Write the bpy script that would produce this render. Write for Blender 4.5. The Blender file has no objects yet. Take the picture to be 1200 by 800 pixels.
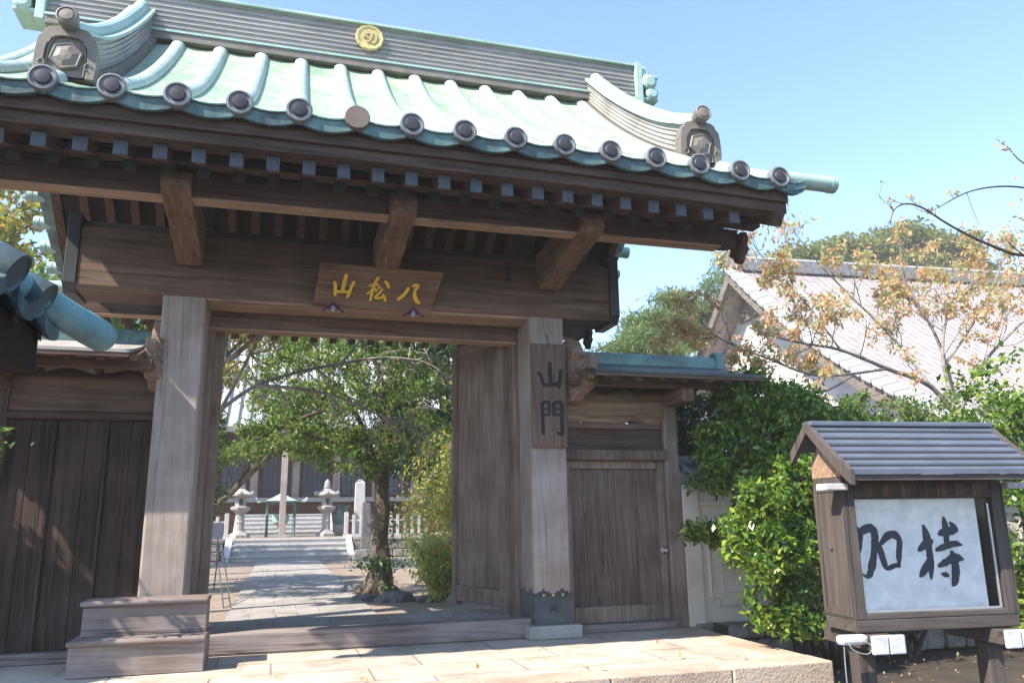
import bpy, bmesh, math, random
import numpy as np
from mathutils import Vector, Matrix, Euler

S = bpy.context.scene
COL = S.collection
R = math.radians

# ------------------------------------------------------------------ camera, sky, sun, exposure
YAW, PITCH, ROLL, FPX = R(16.312), R(12.739), R(-0.8436), 924.2
cam = bpy.data.objects.new("camera", bpy.data.cameras.new("camera"))
COL.objects.link(cam)
cam.data.sensor_width = 36.0
cam.data.lens = FPX / 1200 * 36
cam.data.clip_start, cam.data.clip_end = 0.05, 3000
_f = Vector((math.sin(YAW) * math.cos(PITCH), math.cos(YAW) * math.cos(PITCH), math.sin(PITCH)))
_r = Vector((math.cos(YAW), -math.sin(YAW), 0))
_u = _r.cross(_f)
_r2 = _r * math.cos(ROLL) + _u * math.sin(ROLL)
_u2 = -_r * math.sin(ROLL) + _u * math.cos(ROLL)
CAMZ = 1.2
cam.matrix_world = Matrix(((_r2.x, _u2.x, -_f.x, 0), (_r2.y, _u2.y, -_f.y, 0), (_r2.z, _u2.z, -_f.z, CAMZ), (0, 0, 0, 1)))
S.camera = cam

W = bpy.data.worlds.new("World"); S.world = W; W.use_nodes = True
nt = W.node_tree
bg = nt.nodes["Background"]
sky = nt.nodes.new("ShaderNodeTexSky")
sky.sky_type = 'NISHITA'; sky.sun_disc = False
SUN_DIR = Vector((0.90, 0.384, -1.0)).normalized()
sky.sun_elevation = math.asin(-SUN_DIR.z)
sky.sun_rotation = math.atan2(-SUN_DIR.x, -SUN_DIR.y) % (2 * math.pi)
sky.altitude = 0; sky.air_density = 1.0; sky.dust_density = .35; sky.ozone_density = 3.2
bg.inputs["Strength"].default_value = 0.115
nt.links.new(sky.outputs[0], bg.inputs[0])

sun = bpy.data.objects.new("sun", bpy.data.lights.new("sun", 'SUN'))
COL.objects.link(sun)
sun.data.energy = 3.2; sun.data.angle = R(0.53); sun.data.color = (1.0, 0.91, 0.78)
sun.rotation_euler = SUN_DIR.to_track_quat('-Z', 'Y').to_euler()

S.view_settings.view_transform = 'Standard'
S.view_settings.look = 'None'
S.view_settings.exposure = 1.85
S.view_settings.gamma = 1
S.render.engine = 'CYCLES'
S.cycles.use_denoising = True
S.cycles.max_bounces = 8
S.cycles.transparent_max_bounces = 12

# ------------------------------------------------------------------ helpers
def at(x, y, Y):
    """point of the 1200x800 view at depth Y"""
    d = _f + _r2 * ((x - 600) / FPX) - _u2 * ((y - 400) / FPX)
    return Vector((0, 0, CAMZ)) + d * (Y / d.y)

class MB:
    def __init__(s): s.v, s.f, s.m = [], [], []
    def add(s, vs, fs, mi=0):
        o = len(s.v); s.v += [tuple(p) for p in vs]
        for f in fs: s.f.append([i + o for i in f]); s.m.append(mi)
    def hexa(s, p, mi=0):
        s.add(p, [(0, 3, 2, 1), (4, 5, 6, 7), (0, 1, 5, 4), (1, 2, 6, 5), (2, 3, 7, 6), (3, 0, 4, 7)], mi)
    def box(s, x0, x1, y0, y1, z0, z1, mi=0):
        s.hexa([(x0, y0, z0), (x1, y0, z0), (x1, y1, z0), (x0, y1, z0), (x0, y0, z1), (x1, y0, z1), (x1, y1, z1), (x0, y1, z1)], mi)
    def prism(s, poly, plane, a, b, mi=0):
        n = len(poly)
        def P(u, v, w): return {'XZ': (u, w, v), 'YZ': (w, u, v), 'XY': (u, v, w)}[plane]
        vs = [P(u, v, a) for u, v in poly] + [P(u, v, b) for u, v in poly]
        fs = [list(range(n))[::-1], list(range(n, 2 * n))] + [(i, (i + 1) % n, (i + 1) % n + n, i + n) for i in range(n)]
        s.add(vs, fs, mi)
    def tube(s, pts, rad, n=8, mi=0, cap=True):
        pts = [Vector(p) for p in pts]
        if not hasattr(rad, '__len__'): rad = [rad] * len(pts)
        vs = []; up = None
        for i, p in enumerate(pts):
            d = (pts[min(i + 1, len(pts) - 1)] - pts[max(i - 1, 0)])
            if d.length < 1e-9: d = Vector((0, 0, 1))
            d.normalize()
            if up is None:
                up = d.orthogonal().normalized()
            up = (up - d * up.dot(d))
            if up.length < 1e-6: up = d.orthogonal()
            up.normalize(); sd = d.cross(up)
            for k in range(n):
                a = 2 * math.pi * k / n
                vs.append(p + (up * math.cos(a) + sd * math.sin(a)) * rad[i])
        fs = []
        for i in range(len(pts) - 1):
            for k in range(n):
                a, b = i * n + k, i * n + (k + 1) % n
                fs.append((a, b, b + n, a + n))
        if cap:
            fs.append(list(range(n))[::-1]); fs.append(list(range((len(pts) - 1) * n, len(pts) * n)))
        s.add(vs, fs, mi)
    def lathe(s, prof, o=(0, 0, 0), axis=(0, 0, 1), n=16, mi=0):
        o = Vector(o); d = Vector(axis).normalized(); u = d.orthogonal().normalized(); w = d.cross(u)
        vs = []
        for r, t in prof:
            for k in range(n):
                a = 2 * math.pi * (k + .5) / n
                vs.append(o + d * t + (u * math.cos(a) + w * math.sin(a)) * max(r, 1e-4))
        fs = []
        for i in range(len(prof) - 1):
            for k in range(n):
                a, b = i * n + k, i * n + (k + 1) % n
                fs.append((a, b, b + n, a + n))
        fs.append(list(range(n))[::-1]); fs.append(list(range((len(prof) - 1) * n, len(prof) * n)))
        s.add(vs, fs, mi)
    def xform(s, M, start=0):
        for i in range(start, len(s.v)): s.v[i] = tuple(M @ Vector(s.v[i]))
    def build(s, name, mat, parent=None, bevel=0, smooth=False, recalc=True):
        me = bpy.data.meshes.new(name)
        o0 = Vector((0, 0, 0)); p = parent
        off = Vector((0, 0, 0))
        if parent is not None: off = Vector(parent.get('_org', (0, 0, 0)))
        me.from_pydata([tuple(Vector(q) - off) for q in s.v], [], s.f)
        mats = mat if isinstance(mat, (list, tuple)) else [mat]
        for m in mats: me.materials.append(m)
        me.polygons.foreach_set('material_index', s.m)
        if recalc:
            bm = bmesh.new(); bm.from_mesh(me); bmesh.ops.recalc_face_normals(bm, faces=bm.faces); bm.to_mesh(me); bm.free()
        if smooth:
            me.polygons.foreach_set('use_smooth', [True] * len(me.polygons))
        me.update()
        ob = bpy.data.objects.new(name, me); COL.objects.link(ob)
        if parent is not None: ob.parent = parent
        ob['_org'] = tuple(off)
        if bevel:
            md = ob.modifiers.new('bevel', 'BEVEL'); md.width = bevel; md.segments = 2; md.limit_method = 'ANGLE'; md.angle_limit = R(40)
        return ob

def tag(o, label=None, cat=None, group=None, kind=None):
    if label: o['label'] = label
    if cat: o['category'] = cat
    if group: o['group'] = group
    if kind: o['kind'] = kind
    return o

def thing(name, label, cat, loc=(0, 0, 0), group=None):
    o = bpy.data.objects.new(name, None); COL.objects.link(o)
    o.location = loc; o['_org'] = tuple(loc); o.empty_display_size = 0.2
    return tag(o, label, cat, group)

def dup(o, loc, parent, keep=None):
    c = o.copy(); COL.objects.link(c); c.parent = parent; c.location = loc
    for ch in list(o.children):
        d = ch.copy(); COL.objects.link(d); d.parent = c
    return c

def smooth_path(pts, n=6):
    """Catmull-Rom through tuples of any width"""
    P = [np.array(p, float) for p in pts]
    if len(P) < 3: return [tuple(p) for p in P]
    out = []
    for i in range(len(P) - 1):
        p0, p1, p2, p3 = P[max(i - 1, 0)], P[i], P[i + 1], P[min(i + 2, len(P) - 1)]
        for k in range(n):
            t = k / n
            out.append(tuple(.5 * (2 * p1 + (p2 - p0) * t + (2 * p0 - 5 * p1 + 4 * p2 - p3) * t * t + (3 * p1 - p0 - 3 * p2 + p3) * t ** 3)))
    out.append(tuple(P[-1]))
    return out

# ------------------------------------------------------------------ materials
def newmat(name):
    m = bpy.data.materials.new(name); m.use_nodes = True
    t = m.node_tree; b = t.nodes['Principled BSDF']
    return m, t, b
def nd(t, kind, **kw):
    n = t.nodes.new('ShaderNode' + kind)
    for k, v in kw.items(): setattr(n, k, v)
    return n
def ramp(t, stops):
    r = nd(t, 'ValToRGB'); e = r.color_ramp.elements
    while len(e) < len(stops): e.new(0.5)
    for i, (p, c) in enumerate(stops): e[i].position = p; e[i].color = (*c, 1)
    return r
def coords(t, scale=(1, 1, 1), rnd=True):
    tc = nd(t, 'TexCoord'); mp = nd(t, 'Mapping'); mp.inputs['Scale'].default_value = scale
    if rnd:
        oi = nd(t, 'ObjectInfo'); mul = nd(t, 'VectorMath', operation='ADD'); cx = nd(t, 'Math', operation='MULTIPLY')
        cx.inputs[1].default_value = 37.0; t.links.new(oi.outputs['Random'], cx.inputs[0])
        t.links.new(tc.outputs['Object'], mul.inputs[0]); t.links.new(cx.outputs[0], mul.inputs[1])
        t.links.new(mul.outputs[0], mp.inputs['Vector'])
    else:
        t.links.new(tc.outputs['Object'], mp.inputs['Vector'])
    return mp
def noise(t, vec, scale, detail=4, rough=.55, dist=0):
    n = nd(t, 'TexNoise'); n.inputs['Scale'].default_value = scale; n.inputs['Detail'].default_value = detail
    n.inputs['Roughness'].default_value = rough; n.inputs['Distortion'].default_value = dist
    t.links.new(vec.outputs[0], n.inputs['Vector']); return n
def mixc(t, fac, a, b, mode='MIX'):
    m = nd(t, 'Mix', data_type='RGBA', blend_type=mode)
    for s, v in ((m.inputs[0], fac), (m.inputs[6], a), (m.inputs[7], b)):
        if hasattr(v, 'links') or hasattr(v, 'is_linked'): t.links.new(v, s)
        elif isinstance(v, (int, float)): s.default_value = v
        else: s.default_value = (*v, 1)
    return m.outputs[2]
def bump(t, b, h, strength=.3, dist=.01):
    n = nd(t, 'Bump'); n.inputs['Strength'].default_value = strength; n.inputs['Distance'].default_value = dist
    t.links.new(h, n.inputs['Height']); t.links.new(n.outputs[0], b.inputs['Normal'])

def wood(name, dark, light, axis='Z', grain=1.0, weather=None, wamt=.5, fine=.75, fig=.6):
    warm = (1.04, .985, .94)
    dark, light = [tuple(a * k for a, k in zip(c_, warm)) for c_ in (dark, light)]
    if weather: weather = tuple(a * k for a, k in zip(weather, (1.04, 1.0, .97)))
    m, t, b = newmat(name)
    i = 'XYZ'.index(axis)
    sc = [9 * grain] * 3; sc[i] = .45 * grain
    mp = coords(t, tuple(sc))
    n1 = noise(t, mp, 1.6, 6, .6, .9)
    sc2 = [60 * grain] * 3; sc2[i] = 1.6
    mp2 = coords(t, tuple(sc2)); n2 = noise(t, mp2, 1.0, 4, .7)
    mp3 = coords(t, (1, 1, 1)); n3 = noise(t, mp3, 1.7, 5, .6)
    r1 = ramp(t, [(.3, dark), (.52, tuple((a + c) / 2 for a, c in zip(dark, light))), (.72, light)])
    t.links.new(n1.outputs[0], r1.inputs[0])
    r2 = ramp(t, [(.3, (.55, .55, .55)), (.6, (1.08, 1.08, 1.08))]); t.links.new(n2.outputs[0], r2.inputs[0])
    c = mixc(t, fine, r1.outputs[0], r2.outputs[0], 'MULTIPLY')
    if weather:
        r3 = ramp(t, [(.38, (0, 0, 0)), (.68, (1, 1, 1))]); t.links.new(n3.outputs[0], r3.inputs[0])
        f = nd(t, 'Math', operation='MULTIPLY'); f.inputs[1].default_value = wamt; t.links.new(r3.outputs[0], f.inputs[0])
        w2 = mixc(t, fine, weather, r2.outputs[0], 'MULTIPLY')
        c = mixc(t, f.outputs[0], c, w2)
    # flame figure of the sawn face, long checks, and broad stains
    sc3 = [2.6] * 3; sc3[i] = .22
    mp4 = coords(t, tuple(sc3)); wv = nd(t, 'TexWave', wave_type='BANDS', bands_direction='DIAGONAL')
    wv.inputs['Scale'].default_value = 2.6; wv.inputs['Distortion'].default_value = 9; wv.inputs['Detail'].default_value = 3; wv.inputs['Detail Scale'].default_value = .9
    t.links.new(mp4.outputs[0], wv.inputs['Vector'])
    rw = ramp(t, [(.05, (.78, .76, .75)), (.45, (1.04, 1.03, 1.02))]); t.links.new(wv.outputs['Fac'], rw.inputs[0])
    c = mixc(t, fig, c, rw.outputs[0], 'MULTIPLY')
    sc4 = [13] * 3; sc4[i] = .32
    mp5 = coords(t, tuple(sc4)); n5 = noise(t, mp5, 1.0, 3, .5, .4)
    rc = ramp(t, [(.595, (1, 1, 1)), (.612, (.22, .2, .2)), (.622, (.22, .2, .2)), (.638, (1, 1, 1))]); t.links.new(n5.outputs[0], rc.inputs[0])
    c = mixc(t, fig * 1.1, c, rc.outputs[0], 'MULTIPLY')
    rs = ramp(t, [(.32, (.76, .74, .73)), (.6, (1.06, 1.05, 1.04))]); t.links.new(n3.outputs[0], rs.inputs[0])
    c = mixc(t, .7, c, rs.outputs[0], 'MULTIPLY')
    t.links.new(c, b.inputs['Base Color'])
    b.inputs['Roughness'].default_value = .82
    b.inputs['Specular IOR Level'].default_value = .25
    ad = nd(t, 'Math', operation='ADD'); t.links.new(n1.outputs[0], ad.inputs[0]); t.links.new(n2.outputs[0], ad.inputs[1])
    ad2 = nd(t, 'Math', operation='ADD'); t.links.new(ad.outputs[0], ad2.inputs[0]); t.links.new(rc.outputs[0], ad2.inputs[1])
    bump(t, b, ad2.outputs[0], .5, .006)
    return m

def mottled(name, cols, scale=3, rough=.8, bumpamt=.3, fine=40, metallic=0, spec=.3, dist=.01, stretch=(1, 1, 1), finemix=.35):
    m, t, b = newmat(name)
    mp = coords(t, stretch)
    n1 = noise(t, mp, scale, 6, .6, .3); n2 = noise(t, mp, fine, 3, .6)
    k = len(cols)
    r = ramp(t, [(.3 + .4 * i / max(k - 1, 1), c) for i, c in enumerate(cols)]); t.links.new(n1.outputs[0], r.inputs[0])
    r2 = ramp(t, [(.3, (.6, .6, .6)), (.7, (1.15, 1.15, 1.15))]); t.links.new(n2.outputs[0], r2.inputs[0])
    t.links.new(mixc(t, finemix, r.outputs[0], r2.outputs[0], 'MULTIPLY'), b.inputs['Base Color'])
    b.inputs['Roughness'].default_value = rough; b.inputs['Metallic'].default_value = metallic
    b.inputs['Specular IOR Level'].default_value = spec
    ad = nd(t, 'Math', operation='ADD'); t.links.new(n1.outputs[0], ad.inputs[0]); t.links.new(n2.outputs[0], ad.inputs[1])
    bump(t, b, ad.outputs[0], bumpamt, dist)
    return m

def plain(name, c, rough=.6, spec=.3, metallic=0):
    m, t, b = newmat(name)
    mp = coords(t); n = noise(t, mp, 9, 5, .6)
    r = ramp(t, [(.3, tuple(x * .82 for x in c)), (.7, tuple(min(1, x * 1.1) for x in c))]); t.links.new(n.outputs[0], r.inputs[0])
    t.links.new(r.outputs[0], b.inputs['Base Color'])
    b.inputs['Roughness'].default_value = rough; b.inputs['Specular IOR Level'].default_value = spec; b.inputs['Metallic'].default_value = metallic
    return m

def leafmat(name, stops, rough=.42, trans=.3, spec=.35):
    m, t, b = newmat(name)
    g = nd(t, 'NewGeometry'); r = ramp(t, stops)
    t.links.new(g.outputs['Random Per Island'], r.inputs[0])
    t.links.new(r.outputs[0], b.inputs['Base Color'])
    b.inputs['Roughness'].default_value = rough; b.inputs['Specular IOR Level'].default_value = spec
    tr = nd(t, 'BsdfTranslucent'); hs = nd(t, 'HueSaturation'); hs.inputs['Saturation'].default_value = 1.1; hs.inputs['Value'].default_value = 1.5
    hs.inputs['Hue'].default_value = .49
    t.links.new(r.outputs[0], hs.inputs['Color']); t.links.new(hs.outputs[0], tr.inputs[0])
    mx = nd(t, 'MixShader'); mx.inputs[0].default_value = trans
    out = t.nodes['Material Output']
    t.links.new(b.outputs[0], mx.inputs[1]); t.links.new(tr.outputs[0], mx.inputs[2]); t.links.new(mx.outputs[0], out.inputs[0])
    return m

# timber
POST = wood('timber_post', (.25, .218, .20), (.36, .32, .30), 'Z', .7, (.38, .35, .335), .6, .25, .32)
BEAM_X = wood('timber_beam_x', (.082, .055, .043), (.185, .13, .105), 'X', .8, (.19, .145, .12), .3, .5)
SOFT_X = wood('timber_light_x', (.27, .185, .13), (.45, .33, .245), 'X', 1, None, .5, .4)
BEAM_Y = wood('timber_beam_y', (.105, .07, .052), (.23, .162, .122), 'Y', 1, None, .5, .5)
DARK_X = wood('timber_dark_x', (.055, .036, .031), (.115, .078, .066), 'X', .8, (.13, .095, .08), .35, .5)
SHADE_X = wood('timber_shade', (.010, .007, .006), (.022, .015, .012), 'X')  # near-black tone stands in for deep shade under the roofs
DARK_Y = wood('timber_dark_y', (.06, .036, .028), (.13, .082, .064), 'Y', 1, None, .5, .5)
DOOR_Z = wood('timber_door', (.13, .098, .080), (.28, .22, .185), 'Z', 1.0, (.31, .265, .235), .5, .4, .45)
DOORD_Z = wood('timber_door_dark', (.075, .054, .046), (.165, .122, .104), 'Z', 1.0, (.21, .17, .15), .5, .45)
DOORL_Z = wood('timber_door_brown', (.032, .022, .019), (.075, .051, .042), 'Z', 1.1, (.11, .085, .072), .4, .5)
GREY_X = wood('timber_grey_x', (.165, .142, .135), (.275, .245, .235), 'X', 1, (.30, .28, .28), .5, .4)
LOG_X = wood('timber_log', (.15, .105, .07), (.33, .25, .18), 'X', .8)
CARVE = wood('timber_carving', (.15, .11, .085), (.33, .255, .205), 'X', 1.2)
SIGNW = wood('timber_plaque', (.14, .088, .06), (.235, .155, .112), 'X', 1.4)
SIGNZ = wood('timber_signboard', (.11, .078, .062), (.20, .15, .125), 'Z', 1.2)
BOARDW = wood('painted_board_timber', (.075, .066, .064), (.11, .098, .094), 'Z', 1.3, None, .5, .25)
BOARDX = wood('painted_board_timber_x', (.075, .066, .064), (.11, .098, .094), 'X', 1.3, None, .5, .25)
# copper
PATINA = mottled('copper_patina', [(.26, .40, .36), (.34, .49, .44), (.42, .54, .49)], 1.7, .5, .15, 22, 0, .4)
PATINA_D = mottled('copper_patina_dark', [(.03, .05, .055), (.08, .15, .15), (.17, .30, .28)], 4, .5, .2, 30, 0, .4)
COURSE = mottled('copper_course', [(.25, .24, .225), (.34, .325, .305), (.40, .39, .37)], 2.5, .5, .1, 25, 0, .4, stretch=(.3, 1, 1))
ONI = mottled('bronze_tile', [(.14, .12, .10), (.22, .195, .165)], 5, .55, .2, 40, 0, .4)
DISC = mottled('tile_disc', [(.10, .105, .12), (.17, .175, .19), (.22, .25, .26)], 8, .45, .2, 40, 0, .45)
DISCI = plain('tile_disc_recess', (.045, .042, .052), .5)
DISCB = plain('tile_disc_blank', (.17, .135, .115), .6)
CAP = plain('rafter_cap_paint', (.085, .10, .118), .8, .1)
CAPD = plain('rafter_cap_green', (.07, .085, .082), .8, .15)
BLACKM = plain('dark_metal', (.035, .037, .042), .5, .4)
GOLD = plain('gold_leaf', (.72, .44, .045), .4, .5)
GOLDC = mottled('gilt_crest', [(.42, .33, .14), (.60, .50, .24)], 12, .5, .3, 40)
INK = plain('ink', (.02, .018, .018), .7)
PURPLE = plain('purple_cloth', (.09, .012, .12), .8)
WHITEP = mottled('white_paint', [(.40, .40, .42), (.56, .56, .58), (.62, .62, .64)], 9, .5, .1, 50)
SLEEVE = mottled('copper_sleeve', [(.04, .042, .046), (.06, .072, .077), (.085, .125, .125)], 3.5, .55, .3, 30, 0, .4)
# stone, ground
STONE = mottled('granite', [(.27, .255, .24), (.39, .375, .355)], 4, .85, .25, 120)
STONEW = mottled('granite_white', [(.38, .38, .375), (.52, .51, .50)], 4, .85, .25, 120)
STONED = mottled('old_stone', [(.10, .095, .09), (.22, .21, .19), (.33, .31, .28)], 5, .9, .6, 50, dist=.03)
ROCK = mottled('rock', [(.09, .095, .10), (.20, .205, .21)], 5, .9, .6, 40, dist=.03)
PLASTER = mottled('plaster', [(.52, .45, .36), (.63, .56, .47), (.67, .60, .51)], 2.2, .9, .15, 90)
SOIL = mottled('dark_soil', [(.035, .03, .025), (.08, .065, .05)], 4, .95, .6, 60, dist=.03)
DIRT = mottled('precinct_earth', [(.19, .145, .115), (.27, .215, .175), (.32, .265, .22)], 1.1, .95, .4, 70, dist=.02)
BARK = mottled('bark', [(.05, .038, .03), (.15, .115, .085), (.24, .19, .14)], 3, .95, .9, 25, dist=.05, stretch=(3, 3, .6))
BARKG = mottled('grey_bark', [(.13, .115, .105), (.30, .27, .25)], 6, .9, .5, 40, dist=.01)
BARKP = mottled('pale_twig_bark', [(.22, .20, .19), (.44, .41, .39)], 6, .9, .4, 40, dist=.01)
BARKD = mottled('dark_bark', [(.04, .032, .03), (.11, .09, .08)], 6, .9, .5, 40, dist=.01)
TEALR = mottled('blue_patina', [(.09, .20, .23), (.15, .32, .35), (.23, .42, .43)], 3, .5, .15, 30, 0, .4)
TEALD = mottled('blue_patina_dark', [(.03, .04, .045), (.06, .10, .11), (.11, .18, .19)], 4, .55, .2, 30)
ROOFBLUE = mottled('grey_blue_sheet', [(.085, .098, .135), (.125, .142, .185)], 3, .4, .08, 40, 0, .5)
TILEG = mottled('grey_tile', [(.13, .13, .14), (.24, .24, .25)], 5, .6, .3, 30)

def brickmat(name, c1, c2, mort, scale, w, h, msize=.012, off=.5, rough=.85, rot=0, stain=None):
    m, t, b = newmat(name)
    tc = nd(t, 'TexCoord'); mp = nd(t, 'Mapping'); mp.inputs['Rotation'].default_value = (0, 0, rot)
    t.links.new(tc.outputs['Object'], mp.inputs['Vector'])
    n0 = noise(t, mp, 1.4, 4, .5)
    br = nd(t, 'TexBrick'); br.offset = off; br.inputs['Scale'].default_value = scale
    br.inputs['Brick Width'].default_value = w; br.inputs['Row Height'].default_value = h
    br.inputs['Mortar Size'].default_value = msize; br.inputs['Mortar Smooth'].default_value = .25
    br.inputs['Color1'].default_value = (*c1, 1); br.inputs['Color2'].default_value = (*c2, 1); br.inputs['Mortar'].default_value = (*mort, 1)
    t.links.new(mp.outputs[0], br.inputs['Vector'])
    n1 = noise(t, mp, 2.3, 6, .65, .4); n2 = noise(t, mp, 90, 3, .7)
    r1 = ramp(t, [(.3, stain or (.58, .53, .47)), (.5, (.92, .90, .87)), (.66, (1.08, 1.08, 1.08))]); t.links.new(n1.outputs[0], r1.inputs[0])
    r2 = ramp(t, [(.3, (.75, .75, .75)), (.7, (1.12, 1.12, 1.12))]); t.links.new(n2.outputs[0], r2.inputs[0])
    c = mixc(t, .8, br.outputs[0], r1.outputs[0], 'MULTIPLY'); c = mixc(t, .6, c, r2.outputs[0], 'MULTIPLY')
    t.links.new(c, b.inputs['Base Color']); b.inputs['Roughness'].default_value = rough; b.inputs['Specular IOR Level'].default_value = .25
    inv = nd(t, 'Math', operation='MULTIPLY_ADD'); inv.inputs[1].default_value = -2.0
    t.links.new(br.outputs['Fac'], inv.inputs[0]); t.links.new(n2.outputs[0], inv.inputs[2])
    bump(t, b, inv.outputs[0], .4, .006)
    return m
PAVE = brickmat('platform_paving', (.54, .48, .41), (.47, .425, .37), (.29, .235, .20), 1, 1.25, .55, .010, .37)
PATHM = brickmat('path_paving', (.36, .345, .33), (.315, .30, .29), (.21, .195, .18), 1, .62, .62, .007, .5)

# leaves
def LS(*cs): return [(i / max(len(cs) - 1, 1), c) for i, c in enumerate(cs)]
LEAF_CAM = leafmat('camellia_leaf', LS((.03, .085, .018), (.085, .18, .03), (.19, .29, .045), (.30, .38, .07)), .3, .4, .5)
LEAF_DARK = leafmat('dark_leaf', LS((.012, .038, .016), (.03, .085, .03), (.055, .12, .04)), .4, .25)
LEAF_MID = leafmat('mid_leaf', LS((.04, .09, .025), (.11, .18, .04), (.22, .29, .075)), .45, .42)
LEAF_YEL = leafmat('yellow_leaf', LS((.10, .15, .03), (.20, .24, .05), (.30, .29, .07), (.38, .24, .06)), .5, .4)
LEAF_AUT = leafmat('autumn_leaf', LS((.20, .27, .09), (.32, .36, .15), (.42, .40, .18), (.62, .36, .19), (.68, .37, .22), (.56, .43, .22), (.30, .35, .14)), .5, .45)
LEAF_HEDGE = leafmat('hedge_leaf', LS((.05, .10, .02), (.10, .17, .035), (.17, .24, .06)), .4, .3)
LEAF_PINE = leafmat('pine_needle', LS((.06, .11, .035), (.12, .18, .055), (.19, .25, .08)), .5, .35)
LEAF_HILL = leafmat('far_leaf', LS((.09, .12, .04), (.15, .185, .055), (.22, .24, .08)), .6, .35)
LEAF_WEEP = leafmat('weeping_leaf', [(0, (.24, .33, .07)), (.5, (.42, .50, .14)), (.93, (.52, .55, .18)), (.975, (.75, .32, .08))], .5, .5)

def leaves(name, P, size, mat, parent=None, aspect=.5, up=.4, seed=0, droop=0.0, kind=None):
    """one mesh of many leaf blades with their bases at the points P"""
    g = np.random.default_rng(seed); P = np.asarray(P, float); n = len(P)
    d = g.normal(size=(n, 3)); d[:, 2] -= droop; d /= np.linalg.norm(d, axis=1)[:, None]
    nn = g.normal(size=(n, 3)); nn[:, 2] += up * 3
    s = np.cross(nn, d); s /= (np.linalg.norm(s, axis=1)[:, None] + 1e-9)
    nrm = np.cross(d, s)
    L = size * g.uniform(.45, 1.4, n)[:, None]; w = L * aspect * .5
    base = P; tip = P + d * L - nrm * L * .12
    mid = P + d * L * .45
    v = np.stack([base, mid + s * w + nrm * w * .35, tip, mid - s * w + nrm * w * .35], 1).reshape(-1, 3)
    off = np.array(parent.get('_org', (0, 0, 0))) if parent is not None else 0
    v = v - off
    me = bpy.data.meshes.new(name)
    me.vertices.add(n * 4); me.vertices.foreach_set('co', v.ravel())
    me.loops.add(n * 4); me.loops.foreach_set('vertex_index', np.arange(n * 4))
    me.polygons.add(n); me.polygons.foreach_set('loop_start', np.arange(n) * 4); me.polygons.foreach_set('loop_total', np.full(n, 4))
    me.materials.append(mat); me.update(); me.validate()
    o = bpy.data.objects.new(name, me); COL.objects.link(o)
    if parent is not None: o.parent = parent; o['_org'] = tuple(parent.get('_org', (0, 0, 0)))
    if kind: o['kind'] = kind
    return o

def clumps(ells, n_clump, per, r, seed=0, shell=.55, flat=.7):
    """leaf points gathered in clumps spread through ellipsoids (cx,cy,cz,rx,ry,rz)"""
    g = np.random.default_rng(seed); out = []
    vol = np.array([e[3] * e[4] * e[5] for e in ells]) ** .75; vol /= vol.sum()
    for e, f in zip(ells, vol):
        k = max(1, int(n_clump * f))
        d = g.normal(size=(k, 3)); d /= np.linalg.norm(d, axis=1)[:, None]
        rad = (shell + (1 - shell) * g.uniform(0, 1, k)) * g.uniform(.85, 1.12, k)
        c = np.array(e[:3]) + d * rad[:, None] * np.array(e[3:])
        for q in c:
            rr = r * g.uniform(.6, 1.35)
            m = int(per * g.uniform(.6, 1.3))
            x = g.normal(size=(m, 3)); x /= np.linalg.norm(x, axis=1)[:, None]
            x *= (g.uniform(0, 1, m) ** .5)[:, None] * rr; x[:, 2] *= flat
            out.append(q + x)
    return np.concatenate(out)

def grow(mb, p, d, L, r, depth, rng, tips, spread=.6, grav=0.0, n=5, shrink=.68):
    pts = [p.copy()]; q = p.copy(); dd = d.normalized(); k = 4
    for i in range(k):
        dd = (dd + Vector((rng.gauss(0, .13), rng.gauss(0, .13), rng.gauss(0, .10) + grav))).normalized()
        q = q + dd * (L / k); pts.append(q.copy())
    mb.tube(pts, [r * (1 - .4 * i / k) for i in range(k + 1)], n if depth > 0 else 4)
    tips.extend(pts[2:] if depth <= 1 else [])
    if depth <= 0: return
    for j in range(rng.choice((2, 3, 3))):
        b = pts[rng.choice((2, 3, 4))]
        nd_ = (dd + Vector((rng.gauss(0, spread), rng.gauss(0, spread), rng.gauss(0, spread * .8)))).normalized()
        grow(mb, b, nd_, L * shrink * rng.uniform(.75, 1.2), r * .55, depth - 1, rng, tips, spread, grav, n, shrink)

# brush lettering: strokes are (x, y, width) lists in a box; frame gives origin, right, up, normal
def brush(mb, strokes, O, U, V, N, thick=.01, lift=.001):
    O, U, V, N = (Vector(a) for a in (O, U, V, N)); N = N.normalized()
    aspect = 1
    for si, st in enumerate(strokes):
        pth = smooth_path(st, 6)
        left, right = [], []
        P2 = [(U.length * p[0], V.length * p[1], U.length * p[2] * .5) for p in pth]
        for i, (x, y, w) in enumerate(P2):
            a = P2[max(i - 1, 0)]; b = P2[min(i + 1, len(P2) - 1)]
            tx, ty = b[0] - a[0], b[1] - a[1]; l = math.hypot(tx, ty) or 1; tx /= l; ty /= l
            left.append((x - ty * w, y + tx * w)); right.append((x + ty * w, y - tx * w))
            if i == 0: s0 = (x - tx * w * .7, y - ty * w * .7)
            if i == len(P2) - 1: e0 = (x + tx * w * .7, y + ty * w * .7)
        u, v = U.normalized(), V.normalized()
        n = len(left); z0 = lift; z1 = lift + thick + .0007 * si
        def W3(p, z): return O + u * p[0] + v * p[1] + N * z
        ring = [s0] + left + [e0] + right[::-1]
        m = len(ring)
        vs = [W3(p, z1) for p in ring] + [W3(p, z0) for p in ring]
        fs = []
        # top as strip of quads
        L0 = 1; Rr = lambda i: m - 1 - i
        for i in range(n - 1): fs.append((L0 + i, L0 + i + 1, Rr(i + 1), Rr(i)))
        fs.append((0, 1, m - 1)); fs.append((n, n + 1, n + 2))
        for i in range(m): fs.append((i, (i + 1) % m, (i + 1) % m + m, i + m))
        mb.add(vs, fs)

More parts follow.
